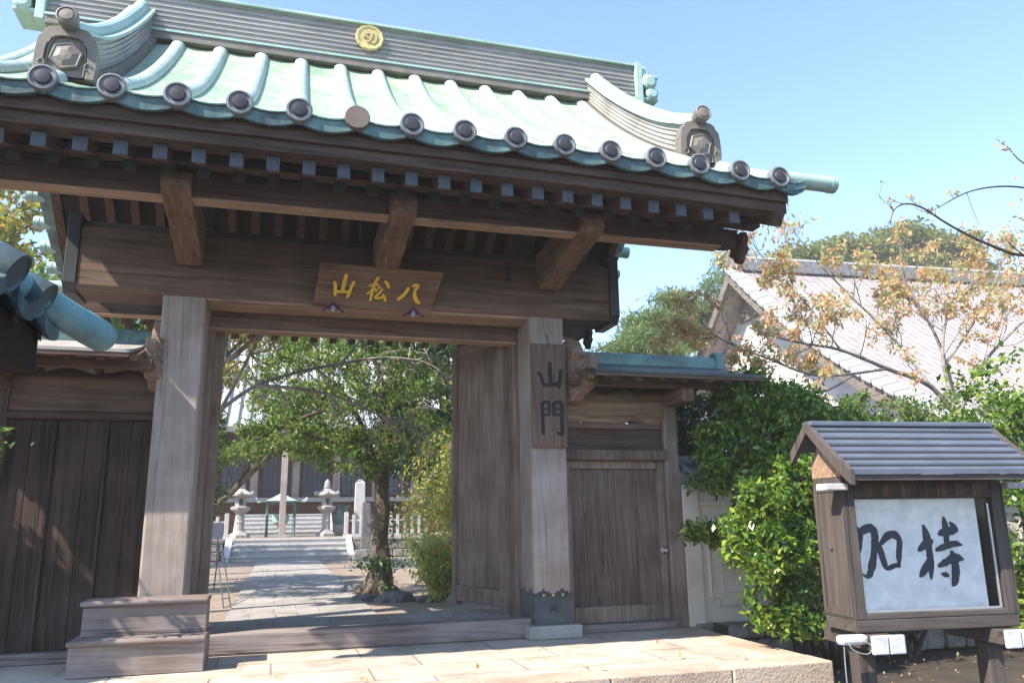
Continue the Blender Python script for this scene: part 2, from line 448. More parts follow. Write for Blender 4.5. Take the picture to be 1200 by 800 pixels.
# ------------------------------------------------------------------ ground and paving
def structure(ob): ob['kind'] = 'structure'; return ob
mb = MB(); mb.add([(-900, -300, -.36), (900, -300, -.36), (900, 8.72, -.36), (-900, 8.72, -.36)], [(0, 1, 2, 3)])
structure(mb.build('road', SOIL))
mb = MB()
mb.add([(-900, 8.70, -.36), (900, 8.70, -.36), (900, 8.70, -.012), (-900, 8.70, -.012), (-900, 1500, -.012), (900, 1500, -.012)], [(0, 1, 2, 3), (3, 2, 5, 4)])
structure(mb.build('ground', DIRT))
mb = MB(); mb.box(-7, 4.22, 6.40, 8.69, -.355, 0)
structure(mb.build('pavement', PAVE, bevel=.006))
KERB = mottled('kerb_stone', [(.36, .26, .20), (.46, .36, .28), (.52, .43, .35)], 2.2, .9, .6, 45, dist=.02)
mb = MB(); rng = random.Random(3)
x = -7.0
while x < 4.2:
    w = rng.uniform(.85, 1.15); x1 = min(x + w, 4.55)
    if 4.55 - x1 < .5: x1 = 4.55
    mb.box(x + .004, x1 - .004, 6.05 + rng.uniform(-.008, .008), 6.393, -.357, .004 + rng.uniform(-.004, .003)); x = x1
y = 6.4
while y < 8.6:
    y1 = min(y + rng.uniform(.7, .95), 8.6)
    mb.box(4.226, 4.55, y + .004, y1 - .004, -.357, .003 + rng.uniform(-.003, .003)); y = y1
structure(mb.build('kerb', KERB, bevel=.012))
mb = MB(); mb.box(-1.6, 3.25, 8.53, 10.05, -.30, .12)
structure(mb.build('floor', PATHM, bevel=.01))
mb = MB(); mb.box(-.60, 1.33, 10.06, 27.6, -.30, .004)
structure(mb.build('path', PATHM))
# raised terrace behind the lower steps
mb = MB(); mb.box(-40, 40, 29.3, 38.2, -.2, .69); structure(mb.build('terrace', DIRT))

def steps(name, label, x0, x1, y0, z0, n, rise, run, splay=.15):
    t = thing(name, label, 'steps', ((x0 + x1) / 2, y0, z0))
    for i in range(n):
        m = MB(); m.box(x0, x1, y0 + i * run, y0 + n * run + .05, z0 + i * rise + .002, z0 + (i + 1) * rise - .05)
        nseg = 4
        for q in range(nseg):
            xa = x0 + (x1 - x0) * q / nseg; xb = x0 + (x1 - x0) * (q + 1) / nseg
            m.box(xa + .004, xb - .004, y0 + i * run - .035, y0 + (i + 1) * run + .03, z0 + (i + 1) * rise - .048, z0 + (i + 1) * rise)
        m.build('step', STONEW, t, bevel=.008)
    for s, xx in ((-1, x0), (1, x1)):
        m = MB(); a, b = (xx - .22, xx - .002) if s < 0 else (xx + .002, xx + .22)
        m.prism([(y0 - .1, z0), (y0 + n * run, z0), (y0 + n * run, z0 + n * rise + .06), (y0 + n * run - .1, z0 + n * rise + .06), (y0 - .1, z0 + .16)], 'YZ', a, b)
        m.build('side_stone', STONEW, t, bevel=.01)
    return t
steps('stone_steps', 'lower flight of pale stone steps at the end of the paved path', -1.45, 2.3, 27.9, -.01, 4, .174, .36)
steps('stone_steps', 'upper flight of pale stone steps rising to the temple hall behind the teal pavilion', -1.55, 2.05, 35.3, .69, 5, .18, .36)

# ------------------------------------------------------------------ the gate
GX = .866                                   # middle of the roof
gate = thing('temple_gate', 'large old timber temple gate with green copper tiled roof', 'gate', (GX, 8.4, 0))
# roof profile: front slope from the eave to the ridge, mirrored behind
YE, ZE, YR, ZR = 6.05, 4.49, 9.05, 6.82
def roof_z(y):
    if y > YR: y = 2 * YR - y
    t = (y - YE) / (YR - YE)
    return ZE + (ZR - ZE) * (.70 * t + .30 * t * t)
def droop(x): return -.004 * (x + 1.85) - .0055 * max(0, x - 1.2) ** 2
def verge_drop(x, y):
    # the roof curls down towards each gable, more so higher up
    t = (min(y, 2 * YR - y) - YE) / (YR - YE)
    q = max(0, abs(x - GX) - 3.06) / .83
    return -.62 * t * q * q
XL, XRr = -3.02, 4.75
SP = .4518; X0 = -1.845
rolls = [-2.77, -2.305, -1.838, -1.371, -.9075, -.449, .007, .468, .9206, 1.375, 1.83, 2.279, 2.7195, 3.166, 3.61, 4.04, 4.467]
ys = [YE + (YR - YE) * k / 22 for k in range(23)]
# main posts
for x0 in (-1.205, 2.60):
    m = MB(); m.box(x0, x0 + .405, 8.19, 8.66, .14, 3.44); m.build('main_post', POST, gate, bevel=.022)
    m = MB(); m.box(x0 - .09, x0 + .49, 8.09, 8.78, .002, .135); m.build('base_stone', STONE, gate, bevel=.015)
    # copper sleeve with a scalloped upper edge
    prof = []
    xa, xb = x0 - .008, x0 + .413
    n = 36
    def scal(u): return .50 - .055 * abs(math.sin(u * math.pi * 2.0 + math.pi / 2)) ** .55 + .0
    m = MB()
    fr = [(xa, .139)] + [(xb, .139)] + [(xb + (xa - xb) * k / n, scal(1 - k / n) + (.012 if k % 9 in (4, 5) else 0)) for k in range(n + 1)]
    m.prism(fr, 'XZ', 8.180, 8.192)
    for sx, xx in ((0, xa), (1, xb - .010)):
        pr = [(8.182, .139), (8.665, .139)] + [(8.665 + (8.182 - 8.665) * k / n, scal(1 - k / n)) for k in range(n + 1)]
        m.prism(pr, 'YZ', xx, xx + .010)
    sl = m.build('copper_sleeve', SLEEVE, gate)
    bd = MB(); low_ = []
    for k in range(n + 1):
        u_ = k / n; low_.append((xa + (xb - xa) * u_, .405 + .035 * abs(math.sin(u_ * math.pi * 3)) - .03 * (abs(((u_ * 3) % 1) - .5) < .16)))
    up_ = [(xa + (xb - xa) * k / n, scal(k / n) - .004) for k in range(n, -1, -1)]
    bd.prism(low_ + up_, 'XZ', 8.1765, 8.1795); bd.build('sleeve_band', BLACKM, sl)
    e = MB()
    for uu in (.25, .5, .75): e2 = MB(); e2.lathe([(.015, 0), (.013, .004), (0, .006)], (xa + (xb - xa) * uu, 8.176, .43), (0, -1, 0), 8); e2.build('stud', GOLDC, sl)
    brush(e, [[(0.1, .9, .12), (.9, .9, .12)], [(.1, .55, .12), (.9, .55, .12)], [(.12, .2, .1), (.12, .9, .1)], [(.88, .2, .1), (.88, .9, .1)], [(.1, .15, .1), (.45, .5, .1), (.9, .1, .12)], [(.5, .9, .1), (.5, .3, .1)]],
          (x0 + .155, 8.179, .24), (.10, 0, 0), (0, 0, .10), (0, -1, 0), .004)
    e.build('sleeve_ornament', BLACKM, sl)
# rear posts
for x0 in (-1.12, 2.72):
    m = MB(); m.box(x0, x0 + .28, 10.55, 10.83, .12, 3.75); m.build('rear_post', POST, gate, bevel=.015)
    m = MB(); m.box(x0 + .06, x0 + .22, 8.67, 10.54, 3.10, 3.35); m.build('tie_beam', BEAM_Y, gate, bevel=.01)
# big front beam
m = MB()
c = .055
prof = [(8.15, 3.475), (8.185, 3.425), (8.62, 3.425), (8.62, 4.17), (8.28, 4.17), (8.15, 4.06)]
m.prism(prof, 'YZ', -1.985, 3.575); kab = m.build('crown_beam', BEAM_X, gate, bevel=.012)
for xa, xb in ((-2.10, -1.984), (3.574, 3.69)):
    m = MB(); m.prism([(8.135, 3.49), (8.21, 3.395), (8.64, 3.395), (8.64, 4.195), (8.135, 4.195)], 'YZ', xa, xb); m.build('end_cap', BLACKM, kab, bevel=.006)
# paler underside: bounced light put into the colour
m = MB(); m.box(-.795, 2.595, 8.20, 8.61, 3.400, 3.4235); m.build('beam_soffit', SOFT_X, gate)
# small dark brushed inscription
m = MB(); rg = random.Random(5)
for k in range(4):
    st = []
    for j in range(5):
        y = .1 + .19 * j
        st.append([(.1 + rg.uniform(0, .15), y, .11), (.9 - rg.uniform(0, .2), y + rg.uniform(-.05, .08), .11)])
    st += [[(.2, .95, .1), (.22, .1, .1)], [(.75, .95, .1), (.78, .05, .1)]]
    brush(m, st, (2.31, 8.1495, 3.80 + .062 * k), (.075, 0, 0), (0, 0, .05), (0, -1, 0), .0008, .0004)
m.build('inscription', INK, kab)
# door lintel
m = MB(); m.box(-.79, 2.59, 8.645, 8.83, 3.235, 3.43); m.build('door_lintel', BEAM_X, gate, bevel=.008)
m = MB(); m.box(-.79, 2.59, 8.66, 8.82, 3.212, 3.2345); m.build('lintel_strip', SOFT_X, gate)
# threshold timber
m = MB(); m.box(-.80, 2.60, 8.27, 8.52, .004, .195); m.build('threshold', GREY_X, gate, bevel=.018)
# purlins
def purlin(y0, y1, z0, z1, x0=-2.72, x1=4.36):
    m = MB(); m.box(x0, x1, y0, y1, z0 + .004, z1); p = m.build('purlin', DARK_X, gate, bevel=.008)
    m = MB(); m.box(x0 + .06, x1 - .1, y0 + .006, y1 - .006, z0 - .014, z0 + .0035); m.build('purlin_soffit', SOFT_X, p, bevel=.004)  # pale underside tone carries light bounced up from the ground
    for s, xx in ((-1, x0), (1, x1)):
        m = MB(); h = z1 - z0
        poly = [(xx, z0), (xx + s * .07, z0 + .01), (xx + s * .09, z0 + h * .35), (xx + s * .06, z0 + h * .5), (xx + s * .10, z0 + h * .6), (xx + s * .11, z1), (xx, z1)]
        m.prism(poly, 'XZ', y0 + .01, y1 - .01); m.build('purlin_nose', DARK_X, p, bevel=.006)
        # carved pendant hung under the bargeboard at the purlin end
        m = MB(); zc = z0 - .02
        pp = [(-.12, 0), (-.15, -.10), (-.11, -.17), (-.15, -.24), (-.08, -.30), (-.05, -.36), (0, -.40), (.05, -.36), (.08, -.30), (.15, -.24), (.11, -.17), (.15, -.10), (.12, 0)]
        ym = (y0 + y1) / 2
        m.prism([(ym + a, zc + .18 + b * .8) for a, b in pp], 'YZ', xx + s * .12, xx + s * .19); m.build('pendant', DARK_X, p, bevel=.01)
    return p
purlin(6.80, 6.98, 3.93, 4.12)
purlin(9.0, 9.2, 5.55, 5.78)
purlin(11.12, 11.30, 3.93, 4.12)
# struts from the beam to the ridge purlin
for xx in (-1.0, .9, 2.8):
    m = MB(); m.box(xx - .12, xx + .12, 9.0, 9.2, 4.1, 5.55); m.build('strut', DARK_X, gate)
    m = MB(); m.box(xx - .11, xx + .11, 8.63, 11.12, 3.74, 4.02); m.build('tie_beam', BEAM_Y, gate, bevel=.01)
# bracket arms reaching forward from the beam, undersides carved
prof = [(8.149, 3.735), (8.02, 3.715), (7.90, 3.75), (7.72, 3.77), (7.62, 3.80), (7.52, 3.79), (7.36, 3.83), (7.26, 3.87), (7.12, 3.86), (6.95, 3.885), (6.80, 3.90), (6.70, 3.94), (6.67, 4.02), (6.69, 4.10), (6.80, 4.135), (8.149, 4.14)]
for k, xx in enumerate((-.96, .96, 2.80)):
    m = MB(); m.prism(prof, 'YZ', xx - .12, xx + .12); br = m.build('bracket_arm', BEAM_Y, gate, bevel=.012)
    m = MB()
    for s in (-1, 1):
        xs = xx + s * .1205
        for (cy, cz, rr) in ((7.9, 3.88, .05), (7.5, 3.92, .045), (7.1, 3.97, .04)):
            pts = [(xs, cy + math.cos(a) * rr * (1 - a / 14), cz + math.sin(a) * rr * (1 - a / 14)) for a in [i * .5 for i in range(16)]]
            m.tube(pts, .007, 5)
    m.build('scroll_carving', BEAM_Y, br)
# rafters: lower tier, flying tier, front and rear
raf_x = [-1.886 + .2845 * (i - 2) for i in range(24)]
def mir(y): return 2 * YR - y
m = MB(); m.hexa([(-.05, 6.68, 4.055), (.05, 6.68, 4.055), (.05, 9.02, 5.65), (-.05, 9.02, 5.65), (-.05, 6.68, 4.165), (.05, 6.68, 4.165), (.05, 9.02, 5.79), (-.05, 9.02, 5.79)])
low = m.build('rafter', DARK_Y, None, bevel=.004)
m = MB(); m.box(-.049, .049, 6.672, 6.679, 4.058, 4.163); lc = m.build('rafter_cap', CAPD, low)
m = MB(); m.hexa([(-.048, 6.28, 4.015), (.048, 6.28, 4.015), (.048, 7.6, 4.50), (-.048, 7.6, 4.50), (-.048, 6.28, 4.13), (.048, 6.28, 4.13), (.048, 7.6, 4.66), (-.048, 7.6, 4.66)])
fly = m.build('flying_rafter', DARK_Y, None, bevel=.004)
m = MB(); m.box(-.052, .052, 6.262, 6.279, 4.010, 4.135); fc = m.build('rafter_cap', CAP, fly)
gorg = Vector(gate['_org'])
def place_rafter(src, x, back):
    z = droop(x) * .75
    c = dup(src, Vector((x, 2 * YR + (.25 if back else 0) if back else 0, z - (.13 if back else 0))) - gorg, gate)
    if back: c.rotation_euler = (0, 0, math.pi)
for x in raf_x:
    for b in (False, True):
        place_rafter(low, x, b); place_rafter(fly, x, b)
for o in (low, fly):
    for ch in list(o.children): bpy.data.objects.remove(ch)
    bpy.data.objects.remove(o)
# boards above the rafters, kioi strip, eave boards
def sheet(y0, z0, y1, z1, th, name, mat, back):
    m = MB(); f = (lambda y: 2 * YR - y) if back else (lambda y: y)
    m.hexa([(XL + .32, f(y0), z0), (XRr - .32, f(y0), z0), (XRr - .32, f(y1), z1), (XL + .32, f(y1), z1), (XL + .32, f(y0), z0 + th), (XRr - .32, f(y0), z0 + th), (XRr - .32, f(y1), z1 + th), (XL + .32, f(y1), z1 + th)])
    return m.build(name, mat, gate)
for b in (False, True):
    sheet(6.78, 4.25, 9.02, 5.83, .03, 'soffit', SHADE_X, b)
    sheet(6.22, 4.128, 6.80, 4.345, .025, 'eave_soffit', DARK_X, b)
    f = (lambda y: 2 * YR - y) if b else (lambda y: y)
    def strip(y0, y1, z0, z1, name, mat, bev=.006, x0=XL + .14, x1=XRr - .14):
        m = MB(); n = 14
        for k in range(n):
            xa, xb = x0 + (x1 - x0) * k / n, x0 + (x1 - x0) * (k + 1) / n
            da, db = droop(xa) * .8, droop(xb) * .8
            p = [(xa, f(y0), z0 + da), (xb, f(y0), z0 + db), (xb, f(y1), z0 + db), (xa, f(y1), z0 + da), (xa, f(y0), z1 + da), (xb, f(y0), z1 + db), (xb, f(y1), z1 + db), (xa, f(y1), z1 + da)]
            m.add(p, [(0, 3, 2, 1), (4, 5, 6, 7), (0, 1, 5, 4), (2, 3, 7, 6)] + ([(3, 0, 4, 7)] if k == 0 else []) + ([(1, 2, 6, 5)] if k == n - 1 else []))
        return m.build(name, mat, gate)
    strip(6.62, 6.76, 4.165, 4.235, 'rafter_strip', DARK_X)
    strip(6.17, 6.36, 4.14, 4.235, 'eave_board', DARK_X)
    strip(6.13, 6.30, 4.238, 4.352, 'eave_fascia', DARK_X)
    strip(6.85, 6.90, 4.121, 4.275, 'filler_board', DARK_X, x0=XL + .42, x1=XRr - .42)
    strip(6.40, 6.44, 4.20, 4.262, 'filler_strip', DARK_X)
# bargeboards
for s, xa in ((-1, XL + .23), (1, XRr - .23)):
    m = MB(); xe_ = xa + s * .1
    top = [(y, roof_z(y) - .17 + (droop(xa) if s > 0 else 0) + verge_drop(xe_, y) * .8) for y in [6.20 + (2 * YR - 12.40) * k / 40 for k in range(41)]]
    def dep(y): a = abs(y - YR) / 2.85; return .30 + .07 * a
    bot = [(y, z - dep(y)) for y, z in top]
    # cusped toes
    poly = top + bot[::-1]
    poly = [(top[0][0] - .02, top[0][1] - .05)] + poly + [(bot[0][0] + .02, bot[0][1] + .02), (bot[0][0] - .05, bot[0][1] + .12), (top[0][0] + .02, top[0][1] - .18), (top[0][0] - .05, top[0][1] - .12)]
    a, b = (xa - .05, xa + .05)
    m.prism(poly, 'YZ', a, b); bb = m.build('bargeboard', DARK_Y, gate)
    m = MB(); zt = roof_z(YR) - .17 - .30 + verge_drop(xe_, YR) * .8
    pp = [(-.05, .05), (-.25, -.02), (-.34, -.16), (-.24, -.22), (-.22, -.34), (-.1, -.38), (0, -.55), (.1, -.38), (.22, -.34), (.24, -.22), (.34, -.16), (.25, -.02), (.05, .05)]
    m.prism([(YR + p, zt + q) for p, q in pp], 'YZ', a - .03, b + .03); m.build('gable_pendant', DARK_Y, bb, bevel=.01)
# roof surface with sagging pans
m = MB()
xs = []
edges = [XL] + rolls + [XRr]
for a, b in zip(edges[:-1], edges[1:]):
    k = 6
    for j in range(k): xs.append((a + (b - a) * j / k, -.042 * math.sin(math.pi * j / k)))
xs.append((XRr, 0))
allY = ys + [2 * YR - y for y in ys[::-1][1:]]
nx, ny = len(xs), len(allY)
vs = []
for y in allY:
    # each pan course steps a little
    for (x, sg) in xs: vs.append((x, y, roof_z(y) + sg + droop(x) - .022 + verge_drop(x, y)))
fs = [(j * nx + i, j * nx + i + 1, (j + 1) * nx + i + 1, (j + 1) * nx + i) for j in range(ny - 1) for i in range(nx - 1)]
o = len(vs); m.add(vs, fs, 0)
# front and rear lips hanging from the pans
for y, s in ((YE, 1), (2 * YR - YE, -1)):
    vs = []
    for (x, sg) in xs:
        z = roof_z(YE) + sg + droop(x) - .022
        vs += [(x, y, z), (x, y - s * .012, z - .004), (x, y - s * .012, z - .016), (x, y + s * .006, z - .018), (x, y + s * .010, z - .105 + sg * .3), (x, y + s * .05, z - .105 + sg * .3)]
    fs = []
    for i in range(nx - 1):
        for k in range(5):
            a = i * 6 + k; fs.append((a, a + 6, a + 7, a + 1))
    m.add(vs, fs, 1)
# deck under the tiles closing the eave
def seamed(name, stops, freq, depth, rgh=.45, streak=(7, .55, 7)):
    mt, t, b = newmat(name)
    mp = coords(t, (1, 1, 1), False)
    sep = nd(t, 'SeparateXYZ'); t.links.new(mp.outputs[0], sep.inputs[0])
    wob = noise(t, mp, 1.1, 2, .5)
    wm = nd(t, 'Math', operation='MULTIPLY_ADD'); wm.inputs[1].default_value = .10; t.links.new(wob.outputs[0], wm.inputs[0]); t.links.new(sep.outputs['Y'], wm.inputs[2])
    ml = nd(t, 'Math', operation='MULTIPLY'); ml.inputs[1].default_value = freq; t.links.new(wm.outputs[0], ml.inputs[0])
    fr = nd(t, 'Math', operation='FRACT'); t.links.new(ml.outputs[0], fr.inputs[0])
    rl = ramp(t, [(0, (.34, .36, .36)), (.09, (.95, .95, .95)), (.55, (1.04, 1.04, 1.04)), (1, (.80, .81, .80))]); t.links.new(fr.outputs[0], rl.inputs[0])
    n1 = noise(t, mp, 1.3, 6, .65); n2 = noise(t, mp, 26, 4, .6)
    ms = coords(t, streak, False); n3 = noise(t, ms, 1.6, 5, .65, .3)
    r1 = ramp(t, [(.3 + .4 * i / (len(stops) - 1), c) for i, c in enumerate(stops)]); t.links.new(n1.outputs[0], r1.inputs[0])
    r2 = ramp(t, [(.3, (.8, .8, .8)), (.7, (1.1, 1.1, 1.1))]); t.links.new(n2.outputs[0], r2.inputs[0])
    r3 = ramp(t, [(.30, (.46, .50, .50)), (.48, (.92, .94, .93)), (.7, (1.14, 1.12, 1.06))]); t.links.new(n3.outputs[0], r3.inputs[0])
    c = mixc(t, .5, r1.outputs[0], r2.outputs[0], 'MULTIPLY'); c = mixc(t, .6, c, rl.outputs[0], 'MULTIPLY'); c = mixc(t, .75, c, r3.outputs[0], 'MULTIPLY')
    t.links.new(c, b.inputs['Base Color']); b.inputs['Roughness'].default_value = rgh
    bump(t, b, fr.outputs[0], .5, depth)
    return mt
ROLLM = seamed('copper_roll', [(.30, .42, .40), (.40, .50, .47), (.48, .56, .52)], 9.5, .010)
PAN = seamed('copper_pan', [(.26, .39, .27), (.36, .47, .33), (.45, .52, .40)], 7.2, .014)
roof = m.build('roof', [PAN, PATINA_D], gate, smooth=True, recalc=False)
md = roof.modifiers.new('es', 'EDGE_SPLIT'); md.split_angle = R(40)
m = MB()
for b in (False, True):
    f = (lambda y: 2 * YR - y) if b else (lambda y: y)
    for k in range(22):
        y0, y1 = ys[k], ys[k + 1]
        z0, z1 = roof_z(y0) - .13, roof_z(y1) - .13
        y0 = max(y0, 6.10)
        m.add([(XL + .75, f(y0), z0), (XRr - .75, f(y0), z0 + droop(XRr)), (XRr - .75, f(y1), z1 + droop(XRr)), (XL + .75, f(y1), z1)], [(0, 1, 2, 3)])
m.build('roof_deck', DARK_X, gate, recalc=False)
# tile rolls with end discs
def roll_mesh(blank, xw=None):
    m = MB(); n = 12; seg = 20
    vs = []
    for k in range(seg + 1):
        y = 6.055 + (8.93 - 6.055) * k / seg
        t = (y - YE) / (YR - YE)
        r = .078
        lift = -.035 * math.exp(-((y - 6.05) / .16) ** 2)
        for j in range(n + 1):
            a = math.pi * j / n
            vs.append((math.cos(a) * r, y, roof_z(y) - .035 + lift + math.sin(a) * r * 1.05 + (verge_drop(xw, y) if xw is not None else 0)))
    fs = [(k * (n + 1) + j, k * (n + 1) + j + 1, (k + 1) * (n + 1) + j + 1, (k + 1) * (n + 1) + j) for k in range(seg) for j in range(n)]
    m.add(vs, fs, 0)
    zc = roof_z(6.05) - .034
    if blank:
        m.lathe([(.104, -.05), (.104, .012), (.097, .02), (.0, .02)], (0, 6.04, zc), (0, -1, 0), 28, 2)
    else:
        m.lathe([(.103, -.06), (.105, .012), (.099, .024), (.086, .026), (.078, .012), (.061, .010)], (0, 6.04, zc), (0, -1, 0), 28, 1)
        m.lathe([(.061, 0), (.060, .018), (.052, .028), (.03, .032), (.0, .033)], (0, 6.04, zc), (0, -1, 0), 24, 3)
    return m
ref = {}
for i, x in enumerate(rolls):
    bl = 'blank' if i == 7 else i if abs(x - GX) > 3.1 else 'plain'
    if bl not in ref:
        o = roll_mesh(bl == 'blank', x if isinstance(bl, int) else None).build('tile_roll', [ROLLM, DISC, DISCB, DISCI], roof, smooth=True)
        md = o.modifiers.new('es', 'EDGE_SPLIT'); md.split_angle = R(35)
        o.data.transform(Matrix.Translation(Vector((gorg.x, 0, 0))))
        ref[bl] = o
    else:
        o = ref[bl].copy(); COL.objects.link(o); o.parent = roof
    o.location = (x - gorg.x, 0, droop(x))
# verge rolls pointing outwards
src = None
for s, xe in ((-1, XL), (1, XRr)):
    for b in (False, True):
        for k in range(8):
            y = YE + .075 + k * .385
            yy = 2 * YR - y if b else y
            z = roof_z(y) - .02 + droop(xe if s > 0 else 0) + verge_drop(xe, yy)
            m = MB()
            q = .405 if k == 0 else .16; m.lathe([(.08, -.22), (.08, q - .07), (.086, q - .07), (.086, q - .005), (.07, q), (0, q)], (xe, yy, z), (s, 0, 0), 14)
            vr = m.build('verge_roll', PATINA, roof, smooth=True)
            md = vr.modifiers.new('es', 'EDGE_SPLIT'); md.split_angle = R(35)
    # verge apron below the rolls
    m = MB()
    for b in (False, True):
        f = (lambda y: 2 * YR - y) if b else (lambda y: y)
        for k in range(22):
            y0, y1 = f(ys[k]), f(ys[k + 1])
            dz = droop(xe if s > 0 else 0) - .03
            z0, z1 = roof_z(y0) + dz + verge_drop(xe, y0), roof_z(y1) + dz + verge_drop(xe, y1)
            xa, xb = xe - s * .20, xe + s * .02
            m.hexa([(xa, y0, z0 - .13), (xb, y0, z0 - .06), (xb, y1, z1 - .06), (xa, y1, z1 - .13), (xa, y0, z0 - .02), (xb, y0, z0 - .012), (xb, y1, z1 - .012), (xa, y1, z1 - .02)])
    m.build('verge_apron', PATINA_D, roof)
# main ridge of stacked courses
def course_profile(half, h, n, lip=.018):
    """right-hand outline of a stack, bottom to top, as (offset, height)"""
    pts = []
    for k in range(n):
        z = h * k / n; dz = h / n; w = half - .03 * k / n
        pts += [(w, z), (w, z + dz * .62), (w + lip, z + dz * .66), (w + lip, z + dz * .94), (w, z + dz)]
    return pts
m = MB()
hr = .53; zb = 6.72
right = course_profile(.165, hr, 8, .016)
poly = [(YR + a, zb + z) for a, z in right] + [(YR - a, zb + z) for a, z in right[::-1]]
m.prism(poly, 'YZ', -2.75, 4.40)
mr = m.build('main_ridge', COURSE, gate)
m = MB(); m.box(-2.76, 4.41, YR - .20, YR + .20, zb + hr + .001, zb + hr + .035); m.tube([(-2.80, YR, zb + hr + .055), (4.62, YR, zb + hr + .055)], .075, 14); m.build('ridge_cap', PATINA, mr)
m = MB(); m.box(-2.74, 4.39, YR - .245, YR + .245, zb - .10, zb - .005); m.build('ridge_base', ONI, mr, bevel=.006)
m = MB(); m.box(-2.745, 4.395, YR - .26, YR + .26, zb - .004, zb + .022); m.build('ridge_sill', PATINA, mr)
# gilt crest
cx, cy, cz = GX - .06, YR - .175, 7.06
m = MB()
m.lathe([(.10 * 1.75, 0), (.178, .03), (.165, .045), (.135, .04), (.128, .034), (0, .034)], (cx, cy, cz), (0, -1, 0), 12)
brush(m, [[(.15, .45, .16), (.25, .75, .17), (.55, .82, .16), (.6, .6, .15), (.52, .3, .14), (.35, .2, .12)], [(.75, .85, .16), (.9, .6, .17), (.82, .25, .16), (.65, .12, .12)], [(.32, .5, .12), (.42, .42, .12)]],
      (cx - .10, cy - .034, cz - .10), (.20, 0, 0), (0, 0, .20), (0, -1, 0), .012)
m.build('crest', GOLDC, mr)
# ridge end ornaments
for s, xe in ((-1, -2.75), (1, 4.40)):
    m = MB()
    def B(x0, x1, z0, z1, w): m.box(xe + s * x0 if s > 0 else xe - x1, xe + x1 if s > 0 else xe - x0, YR - w, YR + w, z0, z1)
    B(.004, .10, zb - .05, zb + hr + .05, .23)
    for (px_, pz_, r_, w_) in ((.20, zb + .30, .11, .26), (.24, zb + .14, .095, .24), (.15, zb + .44, .09, .20)):
        m.lathe([(r_ * .6, -w_), (r_, -w_ + .03), (r_, w_ - .03), (r_ * .6, w_)], (xe + s * px_, YR, pz_), (0, 1, 0), 14)
    B(.05, .34, zb + .37, zb + .415, .22); B(.05, .33, zb + .04, zb + .08, .2)
    m.build('ridge_ornament', PATINA, mr, bevel=.008)
